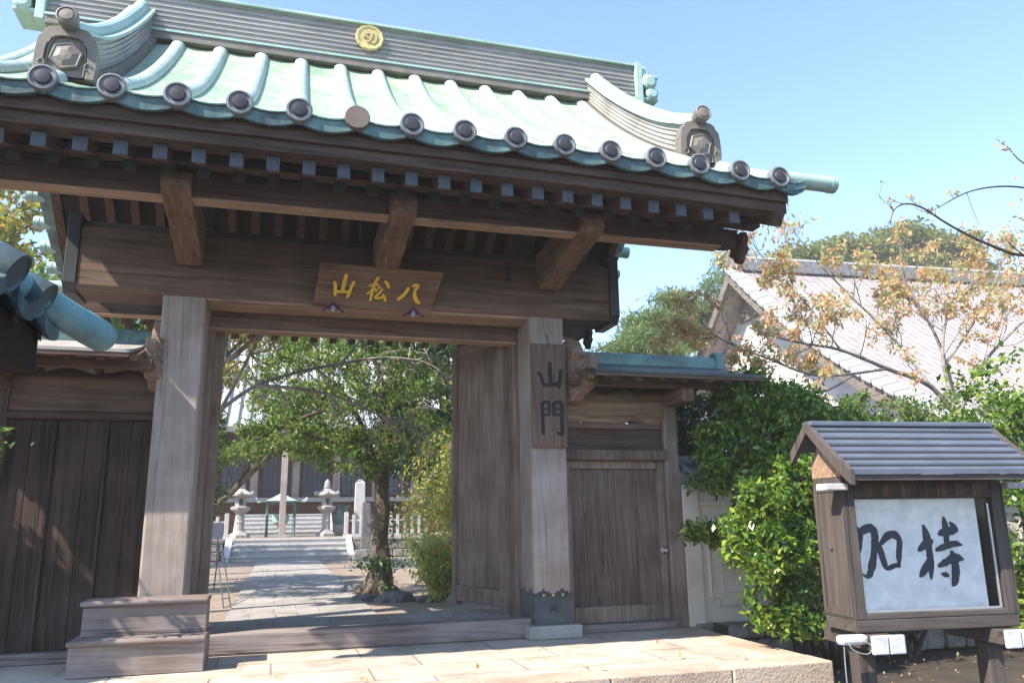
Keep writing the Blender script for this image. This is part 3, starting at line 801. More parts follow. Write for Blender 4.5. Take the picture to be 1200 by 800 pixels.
# descending ridges
def desc(xc, back):
    f = (lambda y: 2 * YR - y) if back else (lambda y: y)
    m = MB()
    right = course_profile(.125, .27, 6, .014)
    prof = [(-a, z) for a, z in right] + [(a, z) for a, z in right[::-1]]
    np_ = len(prof); seg = 26; vs = []
    for k in range(seg + 1):
        y = 6.43 + (8.88 - 6.43) * k / seg
        flare = .05 * math.exp(-((y - 6.43) / .35) ** 2)
        h = 1.0 + flare * 2
        for a, z in prof: vs.append((xc + a, f(y), roof_z(y) + droop(xc) - .015 + .05 + z * h * 1.15))
    fs = [(k * np_ + j, k * np_ + (j + 1) % np_, (k + 1) * np_ + (j + 1) % np_, (k + 1) * np_ + j) for k in range(seg) for j in range(np_)]
    fs += [list(range(np_)), list(range(seg * np_, (seg + 1) * np_))[::-1]]
    m.add(vs, fs)
    d = m.build('descending_ridge', COURSE, gate)
    m = MB(); pts = []
    for k in range(seg + 1):
        y = 6.36 + (8.88 - 6.36) * k / seg
        flare = .05 * math.exp(-((y - 6.43) / .35) ** 2)
        pts.append((xc, f(y), roof_z(y) + droop(xc) + .035 + .27 * (1 + flare * 2) * 1.15 + .045))
    m.tube(pts, .075, 14)
    for k in range(seg):
        y0, y1 = 6.43 + 2.45 * k / seg, 6.43 + 2.45 * (k + 1) / seg
        def zz(y): return roof_z(y) + droop(xc) + .035 + .27 * (1 + .1 * math.exp(-((y - 6.43) / .35) ** 2)) * 1.15
        m.hexa([(xc - .15, f(y0), zz(y0)), (xc + .15, f(y0), zz(y0)), (xc + .15, f(y1), zz(y1)), (xc - .15, f(y1), zz(y1)), (xc - .14, f(y0), zz(y0) + .03), (xc + .14, f(y0), zz(y0) + .03), (xc + .14, f(y1), zz(y1) + .03), (xc - .14, f(y1), zz(y1) + .03)])
    m.build('ridge_cap', PATINA, d, smooth=False)
    # low grey base strip beside the ridge
    for sx in (-1, 1):
        m = MB()
        for k in range(seg):
            y0, y1 = 6.45 + 2.4 * k / seg, 6.45 + 2.4 * (k + 1) / seg
            xa, xb = sorted((xc + sx * .128, xc + sx * .19))
            za, zb_ = roof_z(y0) + droop(xc) - .07, roof_z(y1) + droop(xc) - .07
            m.hexa([(xa, f(y0), za), (xb, f(y0), za), (xb, f(y1), zb_), (xa, f(y1), zb_), (xa, f(y0), za + .13), (xb, f(y0), za + .12), (xb, f(y1), zb_ + .12), (xa, f(y1), zb_ + .13)])
        m.build('ridge_base', ONI, d)
    # demon tile: stepped shield with a raised border and hexagonal boss
    zo = roof_z(6.36) + droop(xc) - .02
    half = [(.215, 0), (.225, .12), (.218, .26), (.205, .34), (.175, .365), (.165, .40), (.13, .425), (.06, .44)]
    shield = [(-a, b) for a, b in half] + [(a, b) for a, b in half[::-1]]
    m = MB(); yf = 6.36; s = -1 if not back else 1
    m.prism([(xc + a, zo + b) for a, b in shield], 'XZ', f(yf), f(yf + .085))
    inner = [(a * .70, .0 + b * .80) for a, b in shield]
    n = len(shield)
    vs = [(xc + a, f(yf - .03), zo + b) for a, b in shield] + [(xc + a, f(yf - .03), zo + b) for a, b in inner] + [(xc + a, f(yf - .004), zo + b) for a, b in inner] + [(xc + a, f(yf), zo + b) for a, b in shield]
    fs = []
    for i in range(n):
        j = (i + 1) % n
        fs += [(i, j, n + j, n + i), (n + i, n + j, 2 * n + j, 2 * n + i), (3 * n + i, 3 * n + j, j, i)]
    m.add(vs, fs)
    m.lathe([(.128, 0), (.128, .020), (.115, .034), (.104, .026), (.085, .030), (.05, .044), (0, .048)], (xc, f(yf), zo + .185), (0, s, 0), 6)
    ar = [(xc + a * .62, f(yf - .006), zo + .02 + b * .78) for a, b in shield]
    m.tube(ar, .010, 5)
    for sx in (-1, 1):
        m.tube([(xc + sx * (.165 + .022 * math.cos(q)), f(yf - .034), zo + .10 + .03 * math.sin(q)) for q in [i_ * .6 for i_ in range(9)]], .008, 5)
    m.build('demon_tile', ONI, d, bevel=.006)
    m = MB(); za = zo + .475
    ax = Vector((0, s, .10)).normalized()
    m.lathe([(.062, -.34), (.07, 0), (.082, .05), (.084, .10), (.07, .11), (.062, .10), (.045, .112), (0, .116)], (xc, f(yf - .02), za), ax, 20)
    m.build('finial_roll', ONI, d, smooth=False)
for xc in (-1.79, 3.82):
    for b in (False, True): desc(xc, b)

# open door leaf of the main gate on the right, and its twin on the left
def leaf(hx, hy, ang, w, label):
    m = MB(); z0, z1 = .17, 3.44; T = .05
    D = Matrix.Translation((hx, hy, 0)) @ Matrix.Rotation(ang, 4, 'Z')
    t = MB(); t.box(.13, w - .13, -.018, .018, z0 + .26, z1 - .14)
    for k in range(1, 5):
        xx = .13 + (w - .26) * k / 5; t.box(xx - .004, xx + .004, -.0215, .0215, z0 + .265, z1 - .145)
    t.xform(D); o = t.build('gate_door', DOOR_Z, gate); 
    f = MB()
    f.box(0, .128, -T, T, z0 + .02, z1); f.xform(D); f.build('door_stile', DOOR_Z, o, bevel=.012)
    f = MB(); f.box(w - .128, w, -T, T, z0 + .02, z1); f.xform(D); f.build('door_stile', DOOR_Z, o, bevel=.012)
    f = MB(); f.box(.13, w - .13, -T * .9, T * .9, z1 - .138, z1); f.xform(D); f.build('door_rail', DOOR_Z, o, bevel=.012)
    f = MB(); f.box(.13, w - .13, -T * .9, T * .9, z0 + .07, z0 + .255); f.xform(D); f.build('door_rail', DOOR_Z, o, bevel=.012)
leaf(2.515, 8.88, R(90 + 14), 1.36, '')
leaf(-.70, 8.90, R(90 + 4), 1.25, '')
for xa, xb in ((2.545, 2.70), (-.90, -.745)):
    m = MB(); m.box(xa, xb, 8.662, 8.93, .14, 3.234); m.build('door_jamb', DOOR_Z, gate, bevel=.008)
# carved wing pieces springing forward and outward from the posts
for p0, d in ((Vector((3.10, 8.28, 0)), Vector((.16, -.40, 0))), (Vector((-1.19, 8.34, 0)), Vector((-.075, -.22, 0)))):
    L = d.length; u = d.normalized(); nn_ = Vector((-u.y, u.x, 0))
    sil = [(-.25, 2.56), (0, 2.50), (.12, 2.47), (.30, 2.50), (.42, 2.54), (.60, 2.57), (.70, 2.62), (.80, 2.66), (.86, 2.73), (.94, 2.78), (.98, 2.88), (1.0, 2.97), (.90, 2.95), (.70, 2.93), (.52, 2.97), (.40, 3.06), (.28, 3.16), (.12, 3.20), (0, 3.18), (-.25, 3.10)]
    m = MB(); n = len(sil)
    vs = [p0 + u * (a * L) + nn_ * .085 * (1 - .35 * a) + Vector((0, 0, z)) for a, z in sil] + [p0 + u * (a * L) - nn_ * .085 * (1 - .35 * a) + Vector((0, 0, z)) for a, z in sil]
    m.add(vs, [list(range(n)), list(range(n, 2 * n))[::-1]] + [(i, (i + 1) % n, (i + 1) % n + n, i + n) for i in range(n)])
    w = m.build('carved_wing', CARVE, gate, bevel=.022)
    for sd in (1, -1):
        m = MB()
        for q in range(5):
            pts = []
            for i in range(9):
                a = i / 8
                pts.append(p0 + u * (L * (.08 + .84 * a)) + nn_ * sd * (.087 * (1 - .35 * (.08 + .84 * a))) + Vector((0, 0, 2.56 + .10 * q * (1 - .35 * a) + .16 * a * a + .03 * math.sin(a * 6 + q))))
            m.tube(pts, [.004 + .016 * math.sin(math.pi * (i + .5) / 9) for i in range(9)], 6)
        m.build('carved_wave', CARVE, w, smooth=True)

# ------------------------------------------------------------------ plaque over the opening, signboard on the post
plq = thing('name_plaque', 'wide wooden plaque with three gold characters tilted out from the big front beam', 'plaque', (.92, 8.1, 3.4))
PT, PB = Vector((.275, 7.87, 3.775)), Vector((.235, 8.12, 3.39))
tl, tr, bl_, br_ = Vector((.285, 7.86, 3.775)), Vector((1.565, 7.86, 3.765)), Vector((.235, 8.105, 3.385)), Vector((1.465, 8.105, 3.38))
nrm = (tr - tl).cross(tl - bl_).normalized()
nrm = -nrm if nrm.y > 0 else nrm
m = MB(); bk = -nrm * .035
m.hexa([bl_, br_, br_ + bk, bl_ + bk, tl, tr, tr + bk, tl + bk]); m.build('board', SIGNW, plq, bevel=.006)
K_YAMA = [[(.50, .98, .17), (.49, .6, .16), (.50, .27, .15)], [(.06, .66, .13), (.14, .52, .14), (.20, .2, .13), (.26, .1, .1)], [(.18, .28, .12), (.5, .27, .11), (.80, .30, .12)], [(.90, .72, .16), (.84, .5, .13), (.80, .15, .13), (.74, .06, .1)]]
K_MATSU = [[(.04, .62, .11), (.22, .67, .12), (.42, .70, .11)], [(.36, .98, .13), (.27, .8, .12), (.24, .4, .12), (.25, .02, .12)], [(.26, .6, .10), (.16, .40, .10), (.02, .28, .07)], [(.32, .52, .09), (.42, .42, .11)],
           [(.52, .62, .11), (.46, .52, .09)], [(.70, .85, .12), (.82, .75, .13), (.94, .60, .11)], [(.66, .52, .12), (.55, .33, .11), (.44, .16, .1), (.62, .15, .1), (.82, .22, .10)], [(.74, .30, .1), (.86, .2, .12), (.92, .04, .12)]]
K_HACHI = [[(.34, .74, .14), (.30, .55, .14), (.20, .35, .14), (.06, .16, .15)], [(.50, .84, .12), (.60, .90, .14), (.70, .86, .14), (.64, .60, .13), (.70, .34, .15), (.84, .12, .16), (.98, .03, .08)]]
Uw = (br_ - bl_ + tr - tl) / 2; Vh = (tl - bl_ + tr - br_) / 2
nn = Uw.cross(Vh).normalized(); nn = -nn if nn.y > 0 else nn
for (u0, u1, v0, v1, K) in ((.115, .30, .22, .78, K_YAMA), (.405, .585, .20, .78, K_MATSU), (.665, .87, .21, .70, K_HACHI)):
    m = MB(); O = bl_ + Uw * u0 + Vh * v0
    brush(m, K, O, Uw * (u1 - u0), Vh * (v1 - v0), nn, .012, .002); m.build('gold_character', GOLD, plq)
for u in (.165, .83):
    c0 = bl_ + Uw * u + nn * .03 - Vh * .02
    m = MB()
    w = Uw.normalized()
    def Q(a, b, d=0): return c0 + w * a + Vector((0, 0, b)) + nn * d
    # gathered cloth: two draped halves falling from a peak
    for s in (-1, 1):
        vs = []; n = 8
        for k in range(n + 1):
            a = k / n
            vs += [Q(s * .105 * a, .085 - .095 * a - .012 * math.sin(a * 3), .03 - .02 * a + .006 * math.sin(a * 14)), Q(s * (.022 + .095 * a), .012 - .045 * a, .02 + .01 * math.sin(a * 11))]
        m.add(vs, [(2 * k, 2 * k + 1, 2 * k + 3, 2 * k + 2) for k in range(n)])
    o = m.build('purple_cloth', PURPLE, plq); md = o.modifiers.new('t', 'SOLIDIFY'); md.thickness = .006
    m = MB(); m.hexa([Q(-.020, -.032, .012), Q(.020, -.032, .012), Q(.020, -.032, -.03), Q(-.020, -.032, -.03), Q(-.021, .03, .012), Q(.021, .03, .012), Q(.021, .03, -.03), Q(-.021, .03, -.03)]); m.build('support_peg', STONE, plq, bevel=.004)

sg = thing('post_signboard', 'tall wooden board with two large black characters fixed to the right gate post', 'sign', (2.80, 8.15, 1.96))
m = MB(); m.box(2.60, 3.01, 8.145, 8.183, 1.963, 3.113); m.build('board', SIGNZ, sg, bevel=.008)
K_MON = [[(.10, .93, .14), (.12, .5, .14), (.13, .10, .14), (.15, .02, .12)], [(.10, .90, .12), (.26, .97, .13), (.40, .92, .13), (.40, .60, .12)], [(.14, .75, .08), (.38, .76, .08)], [(.14, .57, .09), (.40, .59, .09)],
         [(.58, .92, .12), (.58, .58, .12)], [(.56, .91, .12), (.75, .97, .13), (.92, .92, .15), (.92, .5, .15), (.92, .12, .16), (.86, .01, .14), (.72, .07, .07)], [(.60, .76, .08), (.88, .77, .08)], [(.60, .59, .09), (.88, .59, .09)]]
K_YAMA2 = [[(.50, .98, .15), (.50, .6, .16), (.52, .20, .15)], [(.04, .60, .13), (.15, .48, .13), (.24, .18, .13), (.30, .1, .1)], [(.22, .16, .14), (.5, .15, .13), (.84, .22, .14)], [(.93, .72, .14), (.90, .45, .14), (.86, .16, .13), (.80, .06, .1)]]
m = MB(); brush(m, K_YAMA2, (2.665, 8.1445, 2.60), (.30, 0, 0), (0, 0, .30), (0, -1, 0), .003); m.build('character', INK, sg)
m = MB(); brush(m, K_MON, (2.685, 8.1445, 2.10), (.28, 0, 0), (0, 0, .37), (0, -1, 0), .003); m.build('character', INK, sg)
m = MB(); m.tube(smooth_path([(2.80, 8.14, 3.05), (2.806, 8.15, 3.14), (2.80, 8.18, 3.20), (2.79, 8.183, 3.24)], 4), .005, 6); m.build('hook', BLACKM, sg)

# ------------------------------------------------------------------ small side gates
def side_gate(label, mx, tall):
    t = thing('side_gate', label, 'side gate', (mx(3.75), 8.5, 0))
    def bx(mm, x0, x1, *a, **k):
        xa, xb = sorted((mx(x0), mx(x1))); mm.box(xa, xb, *a, **k)
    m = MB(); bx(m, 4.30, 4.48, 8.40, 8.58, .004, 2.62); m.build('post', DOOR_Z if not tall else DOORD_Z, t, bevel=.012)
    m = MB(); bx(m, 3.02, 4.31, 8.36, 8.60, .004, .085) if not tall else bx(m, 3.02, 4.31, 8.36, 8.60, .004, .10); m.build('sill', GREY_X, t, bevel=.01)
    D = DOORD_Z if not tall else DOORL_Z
    zt = 1.849 if not tall else 2.20
    m = MB()
    if not tall:
        bx(m, 3.10, 4.28, 8.52, 8.545, .10, zt)
        dr = m.build('door', D, t)
        m = MB(); bx(m, 3.06, 3.145, 8.47, 8.56, .088, zt); m.build('door_stile', DOOR_Z, dr, bevel=.008)
        m = MB(); bx(m, 4.215, 4.297, 8.47, 8.56, .088, zt); m.build('door_stile', DOOR_Z, dr, bevel=.008)
        m = MB(); bx(m, 3.147, 4.213, 8.475, 8.555, .088, .26); m.build('door_rail', DOOR_Z, dr, bevel=.008)
        m = MB(); bx(m, 3.147, 4.213, 8.475, 8.555, zt - .09, zt); m.build('door_rail', DOOR_Z, dr, bevel=.008)
        m = MB()
        bx(m, 3.685, 3.693, 8.515, 8.5195, .27, 1.73); m.build('board_joint', DOORD_Z, dr)
        m = MB(); m.lathe([(.012, 0), (.012, .025), (.03, .035), (.034, .055), (.02, .07), (0, .072)], (mx(4.255), 8.47, .84), (0, -1, 0), 14); m.lathe([(.04, 0), (.04, .006), (0, .006)], (mx(4.255), 8.47, .84), (0, -1, 0), 14); m.build('door_knob', plain('knob_metal', (.42, .40, .38), .3, .5, .8), dr, smooth=True)
        m = MB(); bx(m, 3.02, 4.33, 8.38, 8.60, 1.85, 1.965); m.build('lintel', DOORD_Z, t, bevel=.01)
        m = MB(); bx(m, 3.02, 4.30, 8.47, 8.53, 1.968, 2.21); m.build('transom_panel', DARK_X, t)
        m = MB(); bx(m, 3.02, 4.30, 8.43, 8.57, 2.212, 2.275); m.build('transom_rail', BEAM_X, t, bevel=.008)
    else:
        rg2 = random.Random(8); x = 3.02; k = 0
        dr = None
        pl = MB()
        while x < 4.28:
            w = min(rg2.uniform(.19, .25), 4.29 - x)
            bx(pl, x + .002, x + w - .003, 8.47 + rg2.uniform(-.006, .006), 8.51, .102, zt); x += w
        dr = pl.build('plank_door', D, t, bevel=.003)
        for xx in (3.42, 3.88):
            m = MB(); bx(m, xx, xx + .028, 8.440, 8.464, .103, zt); m.build('batten', D, dr, bevel=.003)
        m = MB(); bx(m, 3.02, 4.31, 8.41, 8.60, zt + .003, zt + .07); m.build('lintel', DARK_X, t, bevel=.01)
        m = MB(); bx(m, 3.02, 4.31, 8.43, 8.58, zt + .073, 2.56); m.build('transom_panel', LOG_X if False else BEAM_X, t, bevel=.02)
    # irregular log beam
    m = MB(); n = 24; k2 = 14; vs = []
    rg = random.Random(4)
    for i in range(n + 1):
        x = 3.02 + 1.30 * i / n
        zc = 2.462 + .012 * math.sin(i * .5) + (.0 if not tall else .12); rz = .200 + .012 * math.sin(i * .9 + 1) + .006 * math.sin(i * 2.3)
        for j in range(k2):
            a = 2 * math.pi * j / k2
            ca, sa = math.cos(a), math.sin(a)
            vs.append((mx(x), 8.50 + .10 * ca, zc + (rz if not tall else .10) * (abs(sa) ** .6) * (1 if sa > 0 else -1) + .02 * math.sin(i * .7 + a * 2)))
    fs = [(i * k2 + j, i * k2 + (j + 1) % k2, (i + 1) * k2 + (j + 1) % k2, (i + 1) * k2 + j) for i in range(n) for j in range(k2)] + [list(range(k2)), list(range(n * k2, n * k2 + k2))]
    m.add(vs, fs); m.build('log_beam', LOG_X if not tall else BEAM_X, t, smooth=True)
    m = MB(); bx(m, 3.02, 5.12, 8.00, 8.10, 2.64, 2.735); m.build('eave_purlin', BEAM_X, t, bevel=.006)
    m = MB(); bx(m, 3.02, 5.12, 9.10, 9.20, 2.64, 2.735); m.build('eave_purlin', BEAM_X, t, bevel=.006)
    m = MB(); bx(m, 4.31, 4.47, 7.93, 9.27, 2.48, 2.638); m.build('bracket_arm', BEAM_Y, t, bevel=.012)
    for i in range(8):
        x = 3.14 + i * .28
        for sgn in (1, -1):
            m = MB(); a, b = sorted((mx(x - .032), mx(x + .032)))
            f = (lambda y: y) if sgn > 0 else (lambda y: 17.2 - y)
            m.hexa([(a, f(7.74), 2.665), (b, f(7.74), 2.665), (b, f(8.58), 2.92), (a, f(8.58), 2.92), (a, f(7.74), 2.725), (b, f(7.74), 2.725), (b, f(8.58), 2.98), (a, f(8.58), 2.98)])
            m.build('rafter', BEAM_Y, t)
    # copper roof, two slopes
    m = MB(); xa, xb = sorted((mx(3.16), mx(5.22)))
    for sgn in (1, -1):
        f = (lambda y: y) if sgn > 0 else (lambda y: 17.2 - y)
        n = 6
        for k in range(n):
            y0, y1 = 7.65 + .95 * k / n, 7.65 + .95 * (k + 1) / n
            def zz(y): u = (y - 7.65) / .95; return 2.755 + .265 * (.8 * u + .2 * u * u)
            m.hexa([(xa, f(y0), zz(y0) - .03), (xb, f(y0), zz(y0) - .03), (xb, f(y1), zz(y1) - .03), (xa, f(y1), zz(y1) - .03), (xa, f(y0), zz(y0)), (xb, f(y0), zz(y0)), (xb, f(y1), zz(y1)), (xa, f(y1), zz(y1))])
    rf = m.build('roof', ROOFD if not tall else STONE, t)  # left roof's pale stone tone stands in for sunlight on it
    m = MB(); bx(m, 3.17, 5.20, 7.66, 7.71, 2.69, 2.722); m.build('eave_board', BEAM_X, rf)
    m = MB(); a, b = sorted((mx(3.02), mx(5.12)))
    pts = [(a + (b - a) * i / 30, 8.6, 3.06) for i in range(31)]
    m.tube(pts, [.085 + (.004 if i % 5 == 0 else 0) for i in range(31)], 14); m.box(a, b, 8.50, 8.70, 2.99, 3.05)
    m.build('ridge_roll', TEALG if not tall else PATINA_D, rf, smooth=False)
    m = MB()
    sp = [(math.cos(q) * (.085 + .012 * q), math.sin(q) * (.085 + .012 * q)) for q in [i * .35 for i in range(10)]]
    out = [(-.10, -.11), (-.11, .03), (-.08, .12), (0, .155), (.09, .12), (.11, .03), (.10, -.11)]
    a, b = sorted((mx(5.122), mx(5.23)))
    m.prism([(8.6 + p, 3.06 + q) for p, q in out], 'YZ', a, b); m.build('ridge_ornament', TEALG if not tall else PATINA_D, rf, bevel=.02)
ROOFD = mottled('dark_copper_roof', [(.04, .045, .05), (.07, .085, .09), (.11, .165, .16)], 2.5, .5, .15, 30, stretch=(.5, 1, 1))
TEALG = mottled('teal_ridge_copper', [(.06, .075, .085), (.13, .25, .25), (.20, .42, .38)], 1.3, .5, .2, 30, 0, .4, stretch=(1.2, 1, 1))
side_gate('small side gate with brown plank door and round knob right of the signboard', lambda x: x, False)
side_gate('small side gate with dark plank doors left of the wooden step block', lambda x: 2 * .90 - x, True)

# ------------------------------------------------------------------ wooden step block by the left post
sb = thing('step_block', 'grey two tier wooden step block standing against the left gate post', 'steps', (-1.08, 7.75, 0))
m = MB(); m.box(-1.585, -.545, 7.50, 8.02, .004, .245); m.build('lower_box', GREY_X, sb, bevel=.006)
m = MB(); m.box(-1.60, -.535, 7.455, 8.03, .247, .292); m.build('lower_tread', GREY_X, sb, bevel=.018)
m = MB(); m.box(-1.545, -.56, 7.71, 8.02, .294, .535); m.build('upper_box', GREY_X, sb, bevel=.006)
m = MB(); m.box(-1.565, -.55, 7.665, 8.03, .537, .582); m.build('upper_tread', GREY_X, sb, bevel=.018)

# ------------------------------------------------------------------ plaster wall right of the side gate
pw = thing('plaster_wall', 'cream plaster wall with moulded panels and tiled coping beside the side gate', 'wall', (6.8, 8.5, 0))
m = MB(); m.box(4.50, 12.0, 8.44, 8.66, -.34, 1.56); m.build('wall', PLASTER, pw, bevel=.01)
m = MB(); m.box(4.486, 4.70, 8.40, 8.68, .004, 1.60); m.build('pilaster', PLASTER, pw, bevel=.01)
m = MB(); m.box(4.702, 12.0, 8.415, 8.4385, 1.33, 1.38); m.build('string_course', PLASTER, pw, bevel=.006)
m = MB(); m.box(4.56, 12.0, 8.36, 8.4385, -.34, .035); m.build('plinth', STONED, pw, bevel=.02)
m = MB()
for k in range(3):
    x0, x1, z0, z1 = 4.80 + k * 1.6, 6.25 + k * 1.6, .22, 1.20
    m.tube([(x0 + .16, 8.438, z0 + .14), (x1 - .16, 8.438, z0 + .14), (x1 - .16, 8.438, z1 - .14), (x0 + .16, 8.438, z1 - .14), (x0 + .16, 8.438, z0 + .14)], .008, 5)
    q = .09
    loop = [(x0 + q, z0), (x1 - q, z0), (x1 - q, z0 + q * .6), (x1, z0 + q), (x1, z1 - q), (x1 - q, z1 - q * .6), (x1 - q, z1), (x0 + q, z1), (x0 + q, z1 - q * .6), (x0, z1 - q), (x0, z0 + q), (x0 + q, z0 + q * .6)]
    for a, b in zip(loop, loop[1:] + loop[:1]):
        m.tube([(a[0], 8.437, a[1]), (b[0], 8.437, b[1])], .024, 6)
m.build('panel_moulding', PLASTER, pw)
m = MB()
m.prism([(8.24, 1.60), (8.24, 1.64), (8.55, 1.80), (8.86, 1.64), (8.86, 1.60), (8.66, 1.562), (8.44, 1.562)], 'YZ', 4.46, 12.0)
cp = m.build('coping', TILEG, pw, bevel=.006)
m = MB()
for k in range(28):
    x = 4.56 + k * .265
    for sgn in (1, -1):
        f = (lambda y: y) if sgn > 0 else (lambda y: 17.1 - y)
        m.tube([(x, f(8.22), 1.655), (x, f(8.53), 1.815)], .038, 8)
m.tube([(4.44, 8.55, 1.85), (12, 8.55, 1.85)], .07, 10)
m.build('coping_rolls', TILEG, cp)

# ------------------------------------------------------------------ wing wall with blue copper roof at the left front
ww = thing('wing_wall', 'end of a blue green copper roofed wing wall jutting in from the left', 'wall', (-2.0, 3.6, -.36))
EX, EZ = -1.24, 2.33
m = MB(); m.box(-2.12, -1.90, 1.2, 4.9, -.355, 2.42); m.build('wall', PLASTER, ww)
m = MB()
for sgn in (1, -1):
    f = (lambda x: x) if sgn > 0 else (lambda x: -4.02 - x)
    n = 8
    for k in range(n):
        x0, x1 = EX - .77 * k / n, EX - .77 * (k + 1) / n
        def zz(x): u = (EX - x) / .77; return EZ - .05 + .52 * (.75 * u + .25 * u * u)
        m.hexa([(f(x0), 1.1, zz(x0) - .04), (f(x0), 4.86, zz(x0) - .04), (f(x1), 4.86, zz(x1) - .04), (f(x1), 1.1, zz(x1) - .04), (f(x0), 1.1, zz(x0)), (f(x0), 4.86, zz(x0)), (f(x1), 4.86, zz(x1)), (f(x1), 1.1, zz(x1))])
wr = m.build('roof', TEALD, ww)
def wroll(y):
    m = MB(); pts = []
    for k in range(13):
        u = k / 12; x = EX + .03 - .76 * u
        pts.append((x, y, EZ + .52 * (.75 * u + .25 * u * u)))
    m.tube(pts, .092, 16, 0)
    d = (Vector(pts[0]) - Vector(pts[1])).normalized()
    m.lathe([(.100, -.16), (.102, .012), (.092, .016), (.08, .004), (0, .002)], pts[0], d, 22, 1)
    o = m.build('tile_roll', [TEALR, TEALD], wr, smooth=True); md = o.modifiers.new('es', 'EDGE_SPLIT'); md.split_angle = R(35)
for y in (1.63, 2.09, 2.55, 3.01, 3.47, 3.93, 4.40): wroll(y)
m = MB()
for y in (3.70, 4.165, 4.62):
    pts = [(EX + .01, y + .14 * math.sin(a), EZ - .075 - .05 * math.cos(a)) for a in [-1.5 + 3.0 * i / 8 for i in range(9)]]
    for p, q in zip(pts, pts[1:]): m.hexa([(p[0], p[1], p[2] - .03), (p[0] + .02, p[1], p[2] - .03), (q[0] + .02, q[1], q[2] - .03), (q[0], q[1], q[2] - .03), (p[0] - .12, p[1], p[2] + .06), (p[0] + .02, p[1], p[2] + .05), (q[0] + .02, q[1], q[2] + .05), (q[0] - .12, q[1], q[2] + .06)])
m.build('pan_edge', TEALD, wr)
m = MB()
e0, e1 = Vector((-1.235, 4.66, 2.36)), Vector((-1.085, 5.22, 2.325))
m.lathe([(.088, -.5), (.09, .30), (.094, .31), (.094, (e1 - e0).length - .02), (.085, (e1 - e0).length), (0, (e1 - e0).length)], e0, (e1 - e0).normalized(), 20)
o = m.build('verge_roll', TEALR, wr, smooth=True); md = o.modifiers.new('es', 'EDGE_SPLIT'); md.split_angle = R(35)
for k in range(1, 4):
    m = MB(); u = k * .27; p = Vector((EX - .77 * u, 4.72, EZ + .02 + .52 * (.75 * u + .25 * u * u)))
    m.lathe([(.088, -.3), (.09, .42), (0, .42)], p, (0, 1, 0), 16); m.build('verge_roll', TEALR, wr, smooth=False)
m = MB()
for y in (2.2, 2.6, 3.0, 3.4, 3.8, 4.2, 4.6): m.hexa([(EX - .03, y, EZ - .16), (EX - .03, y + .07, EZ - .16), (-2.0, y + .07, EZ + .32), (-2.0, y, EZ + .32), (EX - .03, y, EZ - .105), (EX - .03, y + .07, EZ - .105), (-2.0, y + .07, EZ + .375), (-2.0, y, EZ + .375)])
m.build('eave_rafters', DARK_X, wr)
m = MB(); m.box(-1.60, -1.50, 1.2, 4.75, EZ - .18, EZ - .06); m.build('eave_purlin', DARK_Y, wr, bevel=.006)
m = MB(); m.box(-1.74, -1.29, 1.2, 4.70, 2.00, 2.22); m.build('eave_beam', SHADE_X, wr, bevel=.01)  # near-black block fills in the shade of the eave underside
m = MB(); m.tube([(-1.92, 4.60, 1.58), (-1.52, 4.60, EZ - .12)], .05, 4); m.build('strut', BEAM_Y, ww)

# ------------------------------------------------------------------ notice board
NB = Vector((4.815, 5.0, -.385)); nbr = R(-6.0)
nb = thing('notice_board', 'roofed wooden notice board with large black brush characters behind glass', 'notice board', tuple(NB))
nb['_org'] = (0, 0, 0)
nb.rotation_euler = (0, 0, nbr)
# local frame: x right, y away, z up from the ground; front face of the case at y = 0
zs = .36
def nbox(mm, x0, x1, y0, y1, z0, z1): mm.box(x0, x1, y0, y1, z0 + zs, z1 + zs)
WL, WR = -.78, .585
for xx in (-.70, .37):
    m = MB(); nbox(m, xx, xx + .13, .12, .25, -.355, .28); m.build('leg', BOARDW, nb, bevel=.006)
    m = MB(); nbox(m, xx - .04, xx + .17, -.13, .50, .283, .385); m.build('foot_beam', BOARDX, nb, bevel=.006)
    m = MB(); nbox(m, xx - .06, xx + .060, -.165, -.128, .268, .395); nbox(m, xx + .070, xx + .19, -.165, -.128, .268, .395); m.build('beam_end_cap', WHITEP, nb, bevel=.008)
for xx, s in ((WL - .14, -1), (WR + .02, 1)):
    m = MB(); xq = xx - .04 if s < 0 else xx; nbox(m, xq, xq + .22, -.09, -.006, .325, .394); m.build('side_beam_cap', WHITEP, nb, bevel=.025)
m = MB(); nbox(m, WL, WR, 0, .38, .395, .48); m.build('bottom_rail', BOARDX, nb, bevel=.006)
for x0, x1 in ((WL, WL + .10), (WR - .10, WR)):
    m = MB(); nbox(m, x0, x1, .0, .38, .482, 1.507); st = m.build('side_panel', BOARDW, nb, bevel=.006)
    m = MB()
    xs_ = x0 - .006 if x0 < 0 else x1 - .0
    nbox(m, xs_, xs_ + .006, .0, .05, .50, 1.45); nbox(m, xs_, xs_ + .006, .33, .38, .50, 1.45); nbox(m, xs_, xs_ + .006, .052, .328, .50, .55); nbox(m, xs_, xs_ + .006, .052, .328, 1.40, 1.45)
    m.lathe([(.013, 0), (.012, .01), (0, .012)], (xs_, .2, .98 + zs), (-1 if x0 < 0 else 1, 0, 0), 10)
    m.build('panel_trim', BOARDW, st)
m = MB(); nbox(m, WL + .102, WR - .102, .0, .10, 1.345, 1.507); tr_ = m.build('top_rail', BOARDX, nb, bevel=.006)
for k in range(7):
    m = MB(); nbox(m, WL + .17 + k * .155, WL + .25 + k * .155, -.012, -.001, 1.36, 1.455); m.build('rail_block', SIGNZ, tr_)
m = MB(); nbox(m, WL + .102, WR - .102, .0, .10, .482, .525); m.build('sill', BOARDX, nb, bevel=.006)
m = MB(); nbox(m, WL + .102, WR - .102, .30, .36, .482, 1.507); m.build('back_panel', BOARDX, nb)
PX0, PX1, PZ0, PZ1 = WL + .075, WR - .20, .53, 1.34
